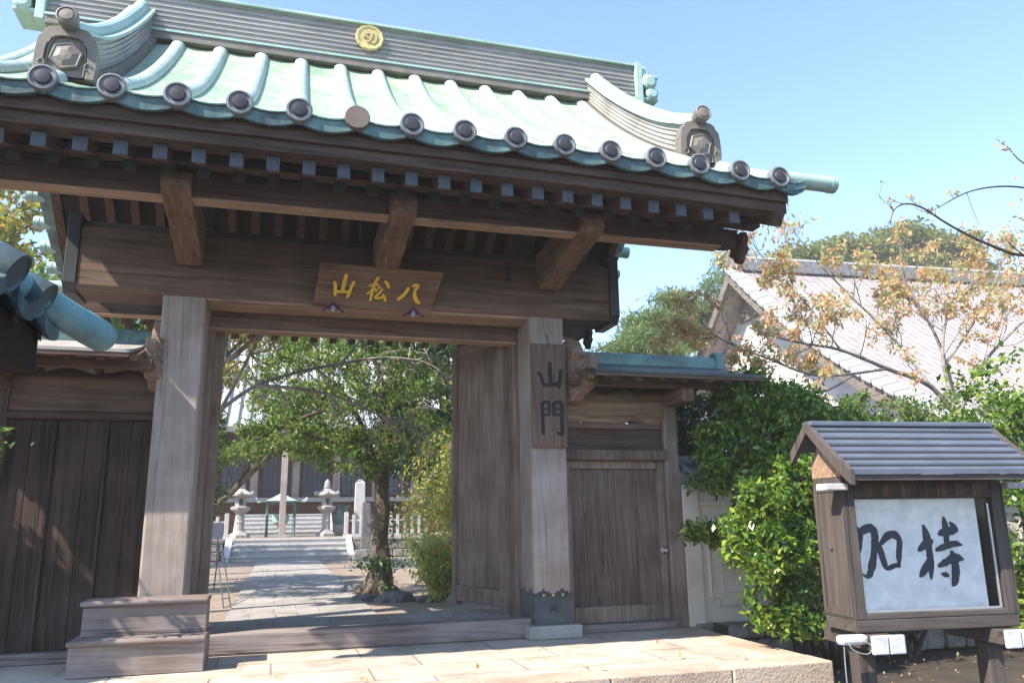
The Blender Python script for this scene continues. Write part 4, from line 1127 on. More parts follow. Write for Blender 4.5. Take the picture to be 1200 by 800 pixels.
m = MB(); nbox(m, WL + .104, PX1, .062, .070, PZ0, PZ1); 
PAPER = plain('paper', (.86, .85, .83), .8)
pp_ = m.build('paper', PAPER, nb)
# characters traced in the plane of the paper
def crop2uv(x, y):
    # corners of the pane as seen: TL(40,55) TR(835,50) BR(930,720) BL(115,790) -> unit square, inverse bilinear
    A, Bp, C_, D_ = np.array((40., 55)), np.array((835., 50)), np.array((930., 720)), np.array((115., 790))
    u, v = .5, .5
    for _ in range(30):
        p = (1 - u) * (1 - v) * A + u * (1 - v) * Bp + u * v * C_ + (1 - u) * v * D_
        du = (1 - v) * (Bp - A) + v * (C_ - D_); dv = (1 - u) * (D_ - A) + u * (C_ - Bp)
        s = np.linalg.solve(np.array([du, dv]).T, np.array((x, y)) - p); u += s[0]; v += s[1]
    return u, 1 - v
def K(pts):
    out = []
    dense = smooth_path(pts, 4); n_ = len(dense) - 1
    for i, (x, y, w) in enumerate(dense):
        u, v = crop2uv(x, y); q = i / n_
        k = (.62 + .38 * min(1, q * 5)) * (.30 + .70 * min(1, (1 - q) * 4.5)) * (1 + .10 * math.sin(i * 2.1 + x))
        out.append((u, v, w / 870 * k))
    return out
KA = [[(72, 225, 22), (105, 268, 40), (150, 248, 48), (182, 262, 48), (192, 320, 46), (188, 400, 42), (178, 480, 46), (158, 555, 44), (120, 545, 22)], [(112, 280, 40), (102, 340, 40), (88, 430, 40), (78, 520, 30)],
      [(212, 345, 26), (226, 400, 34), (243, 460, 34), (258, 512, 34)], [(224, 350, 36), (262, 298, 44), (300, 288, 44), (332, 325, 36), (330, 410, 40), (332, 496, 42)], [(262, 510, 24), (300, 488, 26), (330, 480, 26)]]
JI = [[(470, 228, 28), (488, 290, 46), (508, 400, 40), (515, 470, 44), (520, 562, 36)], [(444, 388, 28), (480, 350, 48), (525, 322, 50)], [(515, 430, 32), (488, 490, 42), (455, 552, 40)],
      [(588, 172, 16), (600, 240, 40), (608, 320, 32), (612, 372, 26)], [(562, 282, 30), (610, 262, 44), (668, 262, 36)], [(626, 206, 18), (655, 240, 30), (672, 268, 22)], [(548, 382, 28), (600, 358, 34), (655, 340, 34), (700, 348, 22)],
      [(562, 482, 26), (612, 452, 40), (660, 428, 46), (706, 436, 40)], [(636, 388, 26), (652, 430, 44), (662, 500, 44), (658, 570, 44), (645, 602, 26)], [(580, 528, 16), (605, 534, 28), (622, 544, 14)]]
m = MB()
GXa, GXb, GZa, GZb = WL + .10, WR - .10, .525, 1.345
# widths are given in pane units, so scale the height axis by the pane's shape
brush(m, [K(s) for s in KA + JI], (GXa - .008, .0615, GZa + zs), (GXb - GXa, 0, 0), (0, 0, GZb - GZa), (0, -1, 0), .0012, .0003)
m.build('brush_characters', plain('brush_ink', (.05, .055, .075), .7), pp_)
gm, t, b = newmat('pane_glass')
lw = nd(t, 'LayerWeight'); lw.inputs[0].default_value = .16
tp = nd(t, 'BsdfTransparent'); gl = nd(t, 'BsdfGlossy'); gl.inputs['Roughness'].default_value = .02
mx_ = nd(t, 'MixShader'); t.links.new(lw.outputs['Fresnel'], mx_.inputs[0]); t.links.new(tp.outputs[0], mx_.inputs[1]); t.links.new(gl.outputs[0], mx_.inputs[2])
t.links.new(mx_.outputs[0], t.nodes['Material Output'].inputs[0])
m = MB(); nbox(m, GXa + .002, GXb - .002, .030, .034, .527, 1.343); m.build('glass_pane', gm, nb)
m = MB(); nbox(m, GXb - .035, GXb - .02, .018, .029, .53, 1.30); nbox(m, GXa + .01, GXb - .036, .018, .029, .527, .542); m.build('pane_trim', plain('aluminium', (.55, .57, .58), .35, .5, .7), nb)
# roof of the board: two curved slopes of lapped sheet
m = MB(); RX0, RX1 = -.89, .70
def rz(u): return 1.512 + .40 * (.85 * u + .15 * u * u)        # u: 0 front eave .. 1 ridge
sl_y = lambda u: -.33 + .52 * u
n = 7
for sgn in (1, -1):
    f = (lambda y: y) if sgn > 0 else (lambda y: .38 - y)
    for k in range(0 if sgn > 0 else 4, n):
        u0, u1 = k / n, (k + 1) / n
        a = .0; lift = .030
        m.hexa([(RX0, f(sl_y(u0)), rz(u0) + zs - .006), (RX1, f(sl_y(u0)), rz(u0) + zs - .006), (RX1, f(sl_y(u1)), rz(u1) + zs - .012), (RX0, f(sl_y(u1)), rz(u1) + zs - .012), (RX0, f(sl_y(u0)), rz(u0) + zs + lift), (RX1, f(sl_y(u0)), rz(u0) + zs + lift), (RX1, f(sl_y(u1)), rz(u1) + zs + .004), (RX0, f(sl_y(u1)), rz(u1) + zs + .004)])
rfb = m.build('roof', ROOFBLUE, nb)
for k in range(1, n):
    m = MB(); u0 = k / n; nbox(m, RX0 + .03, RX1 - .03, sl_y(u0) - .004, sl_y(u0) - .0005, rz(u0) + .004, rz(u0) + .017); m.build('lap_shadow', BLACKM, rfb)  # dark strips painted as the shadow under each lapped course
m = MB(); nbox(m, RX0 - .015, RX1 + .015, .13, .25, rz(1) - .01, rz(1) + .03); m.build('ridge_cap', ROOFBLUE, rfb, bevel=.01)
for xa in (RX0 - .025, RX1 - .015):
    m = MB(); top = [(sl_y(i / 8), rz(i / 8) + .028) for i in range(9)]; bot = [(y, z - .085 - .02 * (1 - i / 8)) for i, (y, z) in enumerate(top)]
    full_t = top + [(.38 - y, z) for y, z in top[::-1][1:5]]; full_b = bot + [(.38 - y, z) for y, z in bot[::-1][1:5]]
    m.prism([(y, z + zs) for y, z in full_t + full_b[::-1]], 'YZ', xa, xa + .04); m.build('bargeboard', BOARDW, rfb)
m = MB(); nbox(m, RX0 + .02, RX1 - .02, -.315, -.27, 1.465, 1.504); m.build('eave_board', BOARDX, rfb)
for xx in (WL - .002, WR - .098):
    m = MB(); m.prism([(.0, 1.509 + zs), (.38, 1.509 + zs), (.38, 1.62 + zs), (.19, 1.86 + zs), (.0, 1.62 + zs)], 'YZ', xx, xx + .10); m.build('gable_panel', SOFT_X, nb)
for xa in (WL - .13, WR + .01):
    m = MB(); nbox(m, xa - (.03 if xa < 0 else 0), xa + .15, -.06, .08, 1.405, 1.455); m.build('side_beam_cap', WHITEP, nb, bevel=.008)
CABLE = plain('grey_cable', (.30, .30, .32), .6)
m = MB(); m.tube(smooth_path([(WL - .03, -.07, .37 + zs), (WL + .04, -.11, .32 + zs), (WL + .0, -.11, .27 + zs), (WL - .10, -.10, .30 + zs), (WL - .12, -.08, .36 + zs), (WL - .05, -.08, .38 + zs)], 6), .0035, 6)
m.tube(smooth_path([(WL - .15, -.07, .34 + zs), (WL - .15, -.06, .1 + zs), (WL - .14, -.06, -.36 + zs)], 5), .004, 6); m.build('cable', CABLE, nb)

# ------------------------------------------------------------------ precinct furniture
def lantern(x, y, z, label):
    t = thing('stone_lantern', label, 'lantern', (x, y, z), 'stone lanterns at the head of the steps')
    m = MB(); m.lathe([(.40, 0), (.40, .10), (.33, .16), (.24, .20)], (x, y, z), n=6); m.build('base', STONE, t)
    m = MB(); m.lathe([(.24, .2), (.17, .26), (.15, .5), (.17, .55), (.17, .60), (.15, .64), (.16, .88), (.22, .92)], (x, y, z), n=14); m.build('shaft', STONE, t, smooth=False)
    m = MB(); m.lathe([(.22, .92), (.36, 1.04), (.38, 1.12), (.30, 1.16)], (x, y, z), n=6); m.build('platform', STONE, t)
    m = MB(); m.lathe([(.22, 1.16), (.22, 1.50)], (x, y, z), n=6)
    lb = m.build('light_box', STONE, t)
    m = MB(); m.box(x - .07, x + .07, y - .215, y - .19, z + 1.22, z + 1.44); m.build('window', BLACKM, lb)
    m = MB(); m.lathe([(.22, 1.50), (.50, 1.56), (.50, 1.61), (.42, 1.66), (.24, 1.74), (.14, 1.82)], (x, y, z), n=6)
    for k in range(6):
        a = 2 * math.pi * (k + .5) / 6; m.lathe([(.03, 0), (.07, .03), (.07, .10), (.03, .14)], (x + .47 * math.cos(a), y + .47 * math.sin(a), z + 1.58), n=8)
    m.build('cap', STONE, t)
    m = MB(); m.lathe([(.12, 1.82), (.15, 1.88), (.10, 1.94), (.12, 2.0), (.10, 2.08), (0, 2.20)], (x, y, z), n=12); m.build('finial', STONE, t, smooth=True)
lantern(-1.39, 32.3, .69, 'stone lantern left of the teal roofed pavilion')
lantern(1.80, 32.3, .69, 'stone lantern between the teal pavilion and the bronze urn')
pv = thing('incense_pavilion', 'small open pavilion with curved teal roof on thin green posts', 'pavilion', (.09, 33.5, .69))
m = MB(); n = 24; rows = [(1.0, 2.02), (.8, 2.06), (.55, 2.14), (.3, 2.26), (.08, 2.36), (.02, 2.36)]
vs = []
for r_, z_ in rows:
    for k in range(4):
        a = math.pi / 4 + k * math.pi / 2
        vs.append((.09 + r_ * .8 * math.copysign(1, math.cos(a)), 33.5 + r_ * .8 * math.copysign(1, math.sin(a)), z_ + (.05 if r_ == 1.0 else 0)))
fs = [(i * 4 + k, i * 4 + (k + 1) % 4, (i + 1) * 4 + (k + 1) % 4, (i + 1) * 4 + k) for i in range(len(rows) - 1) for k in range(4)] + [(0, 1, 2, 3)]
m.add(vs, fs); prf = m.build('roof', PATINA, pv)
m = MB()
for sx in (-1, 1):
    for sy in (-1, 1):
        p = (.09 + sx * .8, 33.5 + sy * .8, 2.07)
        m.tube([p, (p[0] + sx * .12, p[1] + sy * .05, 2.05), (p[0] + sx * .18, p[1] + sy * .05, 2.12), (p[0] + sx * .13, p[1], 2.18)], .03, 6)
m.build('corner_curl', PATINA, prf)
for sx in (-1, 1):
    for sy in (-1, 1):
        m = MB(); m.lathe([(.06, 0), (.05, .1), (.05, 1.36)], (.09 + sx * .52, 33.5 + sy * .52, .69), n=8); m.build('post', PATINA_D, pv)
m = MB(); m.box(-.4, .58, 33.44, 33.56, 1.92, 2.02); m.box(-.45, .63, 32.96, 33.04, 1.93, 2.01); m.build('beam', PATINA_D, pv)
br = thing('incense_burner', 'small green bronze incense burner under the teal pavilion roof', 'burner', (.09, 33.5, .69))
m = MB(); m.lathe([(.22, 0), (.18, .1), (.1, .3), (.12, .42)], (.09, 33.5, .69), n=14); m.build('foot', PATINA_D, br)
m = MB(); m.lathe([(.12, .42), (.30, .55), (.34, .75), (.30, .85), (.33, .88), (.26, .88), (.24, .8), (0, .78)], (.09, 33.5, .69), n=18); m.build('bowl', PATINA, br, smooth=False)
ur = thing('bronze_urn', 'green bronze water urn on stone block right of the stone lantern', 'urn', (2.35, 32.7, .69))
m = MB(); m.box(2.08, 2.62, 32.45, 32.95, .692, 1.12); m.build('pedestal', STONED, ur, bevel=.02)
m = MB(); m.lathe([(.22, .43), (.18, .50), (.26, .70), (.30, .95), (.26, 1.05), (.34, 1.12), (.40, 1.16), (.30, 1.17), (.2, 1.1), (0, 1.1)], (2.35, 32.7, .69), n=20); m.build('bowl', PATINA_D, ur)
wp = thing('memorial_post', 'tall weathered square wooden post in front of the teal pavilion', 'post', (.15, 31.6, .69))
m = MB(); m.box(.03, .27, 31.48, 31.72, .692, 4.00); m.build('shaft', POST, wp, bevel=.02)
m = MB(); m.prism([(.01, 4.0), (.29, 4.0), (.15, 4.14)], 'XZ', 31.46, 31.74); m.build('cap', POST, wp)
m = MB(); m.box(-.05, .35, 31.4, 31.8, .692, .80); m.build('base', STONE, wp)
sp = thing('stone_pillar', 'tall white stone pillar behind the picket fence right of the lower steps', 'pillar', (3.1, 33, .69))
m = MB(); m.hexa([(2.92, 32.85, .692), (3.36, 32.85, .692), (3.36, 33.2, .692), (2.92, 33.2, .692), (2.95, 32.88, 2.75), (3.33, 32.88, 2.75), (3.33, 33.17, 2.75), (2.95, 33.17, 2.75)]); m.build('shaft', STONEW, sp, bevel=.02)
m = MB(); m.hexa([(2.95, 32.88, 2.752), (3.33, 32.88, 2.752), (3.33, 33.17, 2.752), (2.95, 33.17, 2.752), (3.09, 33.0, 2.9), (3.19, 33.0, 2.9), (3.19, 33.05, 2.9), (3.09, 33.05, 2.9)]); m.build('cap', STONEW, sp)
gs = thing('standing_stone', 'grey standing stone slab just left of the big tree trunk', 'stone', (2.75, 27.0, 0))
m = MB(); m.hexa([(2.62, 26.9, 0), (2.98, 26.9, 0), (2.98, 27.1, 0), (2.62, 27.1, 0), (2.66, 26.92, 1.86), (2.94, 26.92, 1.80), (2.94, 27.08, 1.80), (2.66, 27.08, 1.86)]); m.build('slab', ROCK, gs, bevel=.03)
m = MB(); m.prism([(2.35, -.01), (3.05, -.01), (2.92, .34), (2.45, .34)], 'XZ', 26.7, 26.885); m.build('base', STONED, gs, bevel=.03)
def fence(name, label, x0, x1, y, z, n, h=.78):
    t = thing(name, label, 'fence', ((x0 + x1) / 2, y, z))
    for i in range(n):
        x = x0 + (x1 - x0) * i / (n - 1); big = .15 if i % 3 == 0 else .11
        m = MB(); m.box(x - big / 2, x + big / 2, y - big / 2, y + big / 2, z + .10, z + h + (.1 if i % 3 == 0 else 0)); m.build('fence_post', STONEW, t, bevel=.012)
    m = MB(); m.box(x0 - .1, x1 + .1, y - .11, y + .11, z + .003, z + .098); m.build('base_rail', STONEW, t)
    m = MB(); m.box(x0, x1, y - .03, y + .03, z + .55, z + .61); m.build('rail', STONEW, t)
fence('stone_fence', 'white stone picket fence right of the lower steps', 2.42, 5.4, 30.4, .69, 12)
fence('stone_fence', 'white stone picket fence left of the lower steps', -6.4, -1.75, 30.4, .69, 16)
rw = thing('retaining_wall', 'rubble stone retaining wall right of the lower steps', 'wall', (5.5, 29.2, 0))
def rubble(t, x0, x1, y, z0, z1, rs):
    rg = random.Random(rs); m = MB(); z = z0
    while z < z1 - .05:
        h = min(rg.uniform(.2, .3), z1 - z); x = x0
        while x < x1 - .05:
            w = min(rg.uniform(.25, .5), x1 - x)
            m.box(x + .01, x + w - .01, y - rg.uniform(0, .06), y + .3, z + .008, z + h - .008); x += w
        z += h
    m.build('stones', STONED, t, bevel=.035)
    m = MB(); m.box(x0, x1, y + .04, y + .32, z0, z1 - .02); m.build('core', SOIL, t)
rubble(rw, 2.56, 8.5, 28.95, 0, .69, 5)
rw2 = thing('retaining_wall', 'rubble stone retaining wall left of the lower steps', 'wall', (-4.5, 29.2, 0)); rubble(rw2, -8, -1.72, 28.95, 0, .69, 6)
sgn = thing('precinct_sign', 'small grey sign on thin metal legs beside the left fence', 'sign', (-1.95, 26.5, 0))
m = MB(); m.box(-2.3, -1.62, 26.5, 26.54, .75, 1.25); m.build('panel', plain('sign_grey', (.30, .29, .32), .6), sgn)
for xx in (-2.2, -1.75):
    m = MB(); m.tube([(xx, 26.52, -.01), (xx, 26.56, 1.2)], .02, 6); m.build('leg', BLACKM, sgn)
pr = thing('metal_frame', 'thin tubular metal frame standing by the left edge of the path', 'frame', (-.9, 14, 0))
m = MB()
m.tube([(-.62, 13.0, 0), (-.95, 15.6, .85)], .012, 6); m.tube([(-.72, 13.0, 0), (-1.05, 15.6, .85)], .012, 6); m.tube([(-.66, 13.3, .1), (-.77, 13.3, .1)], .01, 6); m.tube([(-1.0, 15.6, .85), (-1.1, 16.4, 0)], .012, 6)
m.build('tubes', plain('galvanised', (.13, .13, .14), .4, .5, .5), pr)
def rock(x, y, r, sx, sz, label, seed):
    g = random.Random(seed); bm = bmesh.new(); bmesh.ops.create_icosphere(bm, subdivisions=4, radius=1)
    from mathutils import noise as mn
    for v in bm.verts:
        q = v.co.copy() + Vector((seed * 3.1, 0, 0))
        k = 1 + .35 * mn.noise(q * 1.3) + .16 * mn.noise(q * 3.1); v.co = Vector((v.co.x * r * sx * k, v.co.y * r * k, max(v.co.z * r * sz * k, -.05)))
        if v.co.z > r * sz * .55: v.co.z = r * sz * .55 + (v.co.z - r * sz * .55) * .3
    me = bpy.data.meshes.new('rock'); bm.to_mesh(me); bm.free(); me.materials.append(ROCK)
    o = bpy.data.objects.new('rock', me); COL.objects.link(o); o.location = (x, y, .02)
    md = o.modifiers.new('b', 'BEVEL'); md.width = .03
    tag(o, label, 'rock', 'rocks round the big tree')
rock(1.38, 13.2, .13, 1.6, .8, 'low dark rock lying flat at the right path edge', 1)
rock(1.80, 12.9, .20, 1.35, .9, 'largest grey rock in front of the big tree trunk', 2)
rock(1.35, 14.9, .17, 1.2, 1.0, 'small dark upright rock left of the tree roots', 3)
rock(2.30, 12.6, .14, 1.3, .8, 'grey rock beside the weeping shrub', 4)

# ------------------------------------------------------------------ temple hall seen through the gate
th = thing('temple_hall', 'dark timber temple hall with pale tiled roof above the steps', 'hall', (0, 41, .69))
HY = 40.0; HB = 1.60
m = MB(); m.box(-11, 11, 38.25, 50, .60, HB); m.build('podium', wood('red_timber', (.12, .05, .035), (.25, .12, .085), 'X'), th)
m = MB(); m.box(-11, 11, 38.2, 40.2, HB + .55, HB + .75); m.build('veranda', STONE, th)
m = MB(); m.box(-11, 11, HY, HY + .3, HB + .75, 6.4); m.build('wall', wood('hall_timber', (.10, .065, .045), (.22, .15, .11), 'Z'), th)
m = MB(); m.box(-11, 11, 38.4, 40.0, HB, HB + .54); m.build('under_floor', wood('red_timber_dark', (.07, .03, .022), (.15, .07, .05), 'X'), th)
for k in range(10):
    x = -8.55 + k * 1.85
    m = MB(); m.box(x - .16, x + .16, 38.5, 38.82, HB + .76, 6.0); m.build('column', POST, th)
    if k < 9:
        m = MB(); m.box(x + .3, x + 1.55, HY - .06, HY - .01, HB + .9, 4.3); w_ = m.build('window', plain('window_blue', (.10, .125, .17), .25, .5), th)
        m = MB()
        for j in range(6): m.box(x + .32 + j * .235, x + .355 + j * .235, HY - .08, HY - .061, HB + .9, 4.3)
        for j in range(6): m.box(x + .3, x + 1.55, HY - .083, HY - .0615, HB + 1.1 + j * .4, HB + 1.13 + j * .4)
        m.build('lattice', DARK_X, w_)
m = MB(); m.box(-11, 11, 38.45, 38.9, 5.2, 5.6); m.build('beam', POST, th)
m = MB(); n = 12; vs = []
for k in range(n + 1):
    u = k / n; y = 36.4 + 7 * u; z = 5.35 + 6.0 * (.6 * u + .4 * u * u)
    for j in range(41):
        x = -13 + 26 * j / 40; lift = .9 * (abs(x) / 13) ** 3 * (1 - u)
        vs.append((x, y, z + lift))
fs = [(k * 41 + j, k * 41 + j + 1, (k + 1) * 41 + j + 1, (k + 1) * 41 + j) for k in range(n) for j in range(40)]
m.add(vs, fs)
HROOF = mottled('pale_hall_tile', [(.34, .35, .355), (.45, .46, .45)], 2, .6, .2, 20)
hr_ = m.build('roof', HROOF, th, recalc=False); md = hr_.modifiers.new('t', 'SOLIDIFY'); md.thickness = .25; md.offset = -1
m = MB()
for j in range(53):
    x = -13 + 26 * j / 52; pts = []
    for k in range(n + 1):
        u = k / n; pts.append((x, 36.35 + 7 * u, 5.41 + 6.0 * (.6 * u + .4 * u * u) + .9 * (abs(x) / 13) ** 3 * (1 - u)))
    m.tube(pts, .10, 6)
m.build('tile_rolls', HROOF, hr_)
m = MB(); m.box(-12, 12, 37.0, 39.5, 5.12, 5.28); m.build('eave', DARK_X, th)

# ------------------------------------------------------------------ hall on the right with large pale roof
A = at(866, 305, 24); hyaw = R(-4.4)
h2 = thing('side_hall', 'white walled hall with broad sunlit tiled roof and grey ridge', 'hall', tuple((A.x, A.y, 0)))
h2['_org'] = (0, 0, 0); h2.rotation_euler = (0, 0, hyaw)
ZR2 = A.z - .35
def r2z(v): u = abs(v) / 7.0; return ZR2 - 5.6 * (1.22 * u - .22 * u * u) * .93
VF = 11.5
m = MB(); n = 20; vs = []; LN = 30
for k in range(-n, n + 1):
    v = (7.0 if k > 0 else VF) * k / n
    for j in range(2): vs.append((-.3 + LN * j, v, r2z(v)))
fs = [(i * 2, i * 2 + 1, i * 2 + 3, i * 2 + 2) for i in range(2 * n)]
m.add(vs, fs)
def tile_mat(name, c1, c2, sx, sy):
    mt, t, b = newmat(name); mp = coords(t, (1, 1, 1), False)
    w = nd(t, 'TexWave', wave_type='BANDS', bands_direction='X'); w.inputs['Scale'].default_value = sx; w.inputs['Distortion'].default_value = .3
    t.links.new(mp.outputs[0], w.inputs['Vector'])
    w2 = nd(t, 'TexWave', wave_type='BANDS', bands_direction='Y', wave_profile='SAW'); w2.inputs['Scale'].default_value = sy; t.links.new(mp.outputs[0], w2.inputs['Vector'])
    ad = nd(t, 'Math', operation='ADD'); t.links.new(w.outputs['Fac'], ad.inputs[0]); t.links.new(w2.outputs['Fac'], ad.inputs[1])
    n1 = noise(t, mp, 3, 5); r = ramp(t, [(.3, c1), (.7, c2)]); t.links.new(n1.outputs[0], r.inputs[0])
    r2 = ramp(t, [(0, (.62, .60, .60)), (.35, (1, 1, 1))]); t.links.new(w2.outputs['Fac'], r2.inputs[0])
    t.links.new(mixc(t, .6, r.outputs[0], r2.outputs[0], 'MULTIPLY'), b.inputs['Base Color']); b.inputs['Roughness'].default_value = .45
    bump(t, b, ad.outputs[0], .3, .05); return mt
R2M = tile_mat('pink_grey_tile', (.27, .235, .232), (.37, .33, .325), 1.05, 1.5)
rf2 = m.build('roof', R2M, h2, recalc=False); md = rf2.modifiers.new('t', 'SOLIDIFY'); md.thickness = .22; md.offset = -1
m = MB()
for j in range(int(LN / .30)):
    x = -.3 + .6 + j * .30
    pts = [(x, VF * k / 14, r2z(VF * k / 14) + .005) for k in range(-14, -0)]
    m.tube(pts, .038, 6)
m.build('tile_rolls', R2M, rf2)
m = MB(); m.box(-.15, LN - .3, -.28, .28, ZR2 - .1, ZR2 + .36); rg_ = m.build('ridge', TILEG, h2)
m = MB(); m.tube([(-.2, 0, ZR2 + .40), (LN - .2, 0, ZR2 + .40)], .12, 8)
for j in range(70): m.tube([(-.1 + j * .4, -.3, ZR2 + .36), (-.1 + j * .4, .3, ZR2 + .36)], .05, 5)
m.build('ridge_cap', HROOF, rg_)
m = MB(); out = [(-.5, 0), (-.55, .35), (-.35, .5), (-.25, .85), (0, 1.0), (.25, .85), (.35, .5), (.55, .35), (.5, 0)]
m.prism([(a * .75, ZR2 - .05 + b * .75) for a, b in out], 'YZ', -.42, -.17); m.build('ridge_ornament', TILEG, rg_, bevel=.04)
# verge tiles: pale strip with dark joints down the front gable edge
m = MB()
for k in range(28):
    v0, v1 = -VF * k / 28, -VF * (k + 1) / 28 + .09
    z0, z1 = r2z(v0), r2z(v1)
    m.hexa([(-.62, v0, z0 - .08), (-.12, v0, z0 + .02), (-.12, v1, z1 + .02), (-.62, v1, z1 - .08), (-.62, v0, z0 + .05), (-.12, v0, z0 + .17), (-.12, v1, z1 + .17), (-.62, v1, z1 + .05)])
m.build('verge_tiles', HROOF, rf2, bevel=.02)
m = MB()
for s in (-1, 1):
    for k in range(14):
        L_ = VF if s < 0 else 7.0
        v0, v1 = s * L_ * k / 14, s * L_ * (k + 1) / 14
        z0, z1 = r2z(v0) - .10, r2z(v1) - .10
        m.hexa([(-.5, v0, z0 - .42), (-.38, v0, z0 - .42), (-.38, v1, z1 - .40), (-.5, v1, z1 - .40), (-.5, v0, z0), (-.38, v0, z0), (-.38, v1, z1), (-.5, v1, z1)])
m.build('bargeboard', wood('grey_barge', (.13, .12, .11), (.26, .24, .22), 'Y'), rf2)
m = MB()
m.prism([(-10.4, -.02), (6.2, -.02)] + [(v, r2z(v) - .25) for v in (6.2, 4, 2, 0, -2, -4, -6.2, -8, -10.4)], 'YZ', .55, LN - 1); m.build('wall', mottled('white_plaster', [(.46, .45, .44), (.58, .57, .56), (.62, .61, .60)], .7, .9, .1, 30), h2)
m = MB(); m.prism([(0 - 1.1, ZR2 - 1.75), (1.1, ZR2 - 1.75), (.9, ZR2 - 1.1), (0, ZR2 - .45), (-.9, ZR2 - 1.1)], 'YZ', .40, .545); m.build('gable_lattice', wood('gable_grey', (.15, .14, .13), (.26, .24, .23), 'Y'), h2)

# ------------------------------------------------------------------ trees and plants
def tree(name, label, cat, base, trunk_r, ells, lmat, leaf_size, nclump, per, cr, seed, bark=BARK, aspect=.5, trunk_top=None, group=None, flat=.7, shell=.5, up=.4, limbs=6):
    base = Vector(base); t = thing(name, label, cat, tuple(base), group)
    rg = random.Random(seed); m = MB(); top = Vector(trunk_top) if trunk_top else Vector((ells[0][0], ells[0][1], ells[0][2]))
    pts = [base + (top - base) * (k / 7) + Vector((rg.gauss(0, trunk_r * .12), rg.gauss(0, trunk_r * .12), 0)) * (1 if 0 < k else 0) for k in range(8)]
    rad = [trunk_r * (1.55 if k == 0 else 1.12 if k == 1 else 1.0 - .07 * k) for k in range(8)]
    m.tube(pts, rad, 10)
    for k in range(limbs):
        e = ells[k % len(ells)]; p = pts[rg.choice((4, 5, 6, 7))]
        tgt = Vector((e[0] + rg.uniform(-.6, .6) * e[3], e[1] + rg.uniform(-.6, .6) * e[4], e[2] + rg.uniform(-.3, .6) * e[5]))
        mid = (p + tgt) / 2 + Vector((rg.gauss(0, .1), rg.gauss(0, .1), .12 * (tgt - p).length))
        m.tube(smooth_path([tuple(p), tuple(mid), tuple(tgt)], 4), [trunk_r * .38 * (1 - .75 * q / 8) for q in range(9)], 6)
    m.build('trunk', bark, t, smooth=True)
    leaves('crown', clumps(ells, nclump, per, cr, seed, shell, flat), leaf_size, lmat, t, aspect, up, seed)
    return t
# big evergreen inside the precinct
tb = (1.72, 14.28, -.02)
bt = tree('evergreen_tree', 'broad evergreen tree with thick brown trunk beside the path', 'tree', tb, .18,
     [(1.5, 14.2, 3.1, 1.25, 1.3, .95), (.55, 14.0, 2.75, .95, 1.0, .62), (2.5, 14.4, 3.2, 1.0, 1.2, 1.1), (.2, 14.8, 3.7, 1.0, 1.1, .8), (1.6, 14.6, 4.5, 1.8, 1.6, 1.1), (-.35, 13.9, 2.55, .5, .6, .35), (2.3, 13.9, 2.35, .6, .6, .4), (1.35, 13.7, 2.25, .5, .5, .3)],
     LEAF_MID, .075, 470, 80, .22, 11, trunk_top=(1.78, 14.25, 3.2), limbs=10)
g = np.random.default_rng(2)
m = MB()
for k in range(7):
    a = k * .9 + .3; d = Vector((math.cos(a), math.sin(a), 0))
    m.tube([Vector(tb) + d * .10 + Vector((0, 0, .34)), Vector(tb) + d * .23 + Vector((0, 0, .11)), Vector(tb) + d * .48 + Vector((0, 0, -.02))], [.10, .075, .025], 7)
m.build('root', BARK, bt, smooth=True)
ivp = np.concatenate([np.array(tb) + g.normal(size=(420, 3)) * np.array((.20, .16, .07)) + np.array((-.02, -.22, .52)), np.array(tb) + g.normal(size=(140, 3)) * np.array((.06, .1, .35)) + np.array((.16, -.24, 1.3)), np.array(tb) + g.normal(size=(90, 3)) * np.array((.08, .08, .05)) + np.array((.1, -.3, .12))])
leaves('ivy', ivp, .07, LEAF_DARK, bt, .6, .4, 5)
# dark tree to the right behind it
tree('evergreen_tree', 'dark green leafy tree behind the upper right of the gate opening', 'tree', (4.2, 18.5, 0), .22,
     [(3.6, 18.4, 4.4, 1.7, 1.5, 1.4), (3.0, 18.3, 3.0, 1.1, 1.2, .9), (4.2, 18.6, 2.4, 1.2, 1.2, 1.0), (2.8, 18.2, 5.6, 2.0, 1.6, 1.2)], LEAF_DARK, .13, 300, 75, .34, 12)
tree('yellowing_tree', 'yellow green tree turning autumn coloured behind the bare branches', 'tree', (-3.6, 21, 0), .2,
     [(-1.4, 21, 6.6, 2.0, 1.8, 1.1), (-1.5, 21, 4.9, .8, .9, .35), (.6, 21.4, 6.6, 2.0, 1.7, 1.2), (2.6, 21.6, 7.2, 2.0, 1.7, 1.2)], LEAF_YEL, .12, 330, 75, .36, 13)
tree('small_tree', 'leafy green tree hugging the left edge of the gate opening', 'tree', (-2.5, 17.5, 0), .13,
     [(-1.75, 17.5, 2.6, .75, .9, 1.3), (-1.75, 17.4, 3.3, .45, .8, .6), (-1.9, 17.6, 1.4, .55, .7, .6)], LEAF_MID, .11, 110, 70, .3, 14)
tree('small_tree', 'soft green tree with spreading boughs in front of the hall roof', 'tree', (-3.4, 24.5, 0), .12,
     [(.2, 24.5, 3.7, 1.3, 1.0, .5), (-1.3, 24.5, 3.2, .6, .8, .35), (.9, 24.6, 3.5, 1.2, 1.0, .55), (.6, 24.6, 4.8, 1.6, 1.0, .5)], LEAF_MID, .13, 130, 60, .33, 15, flat=.5)
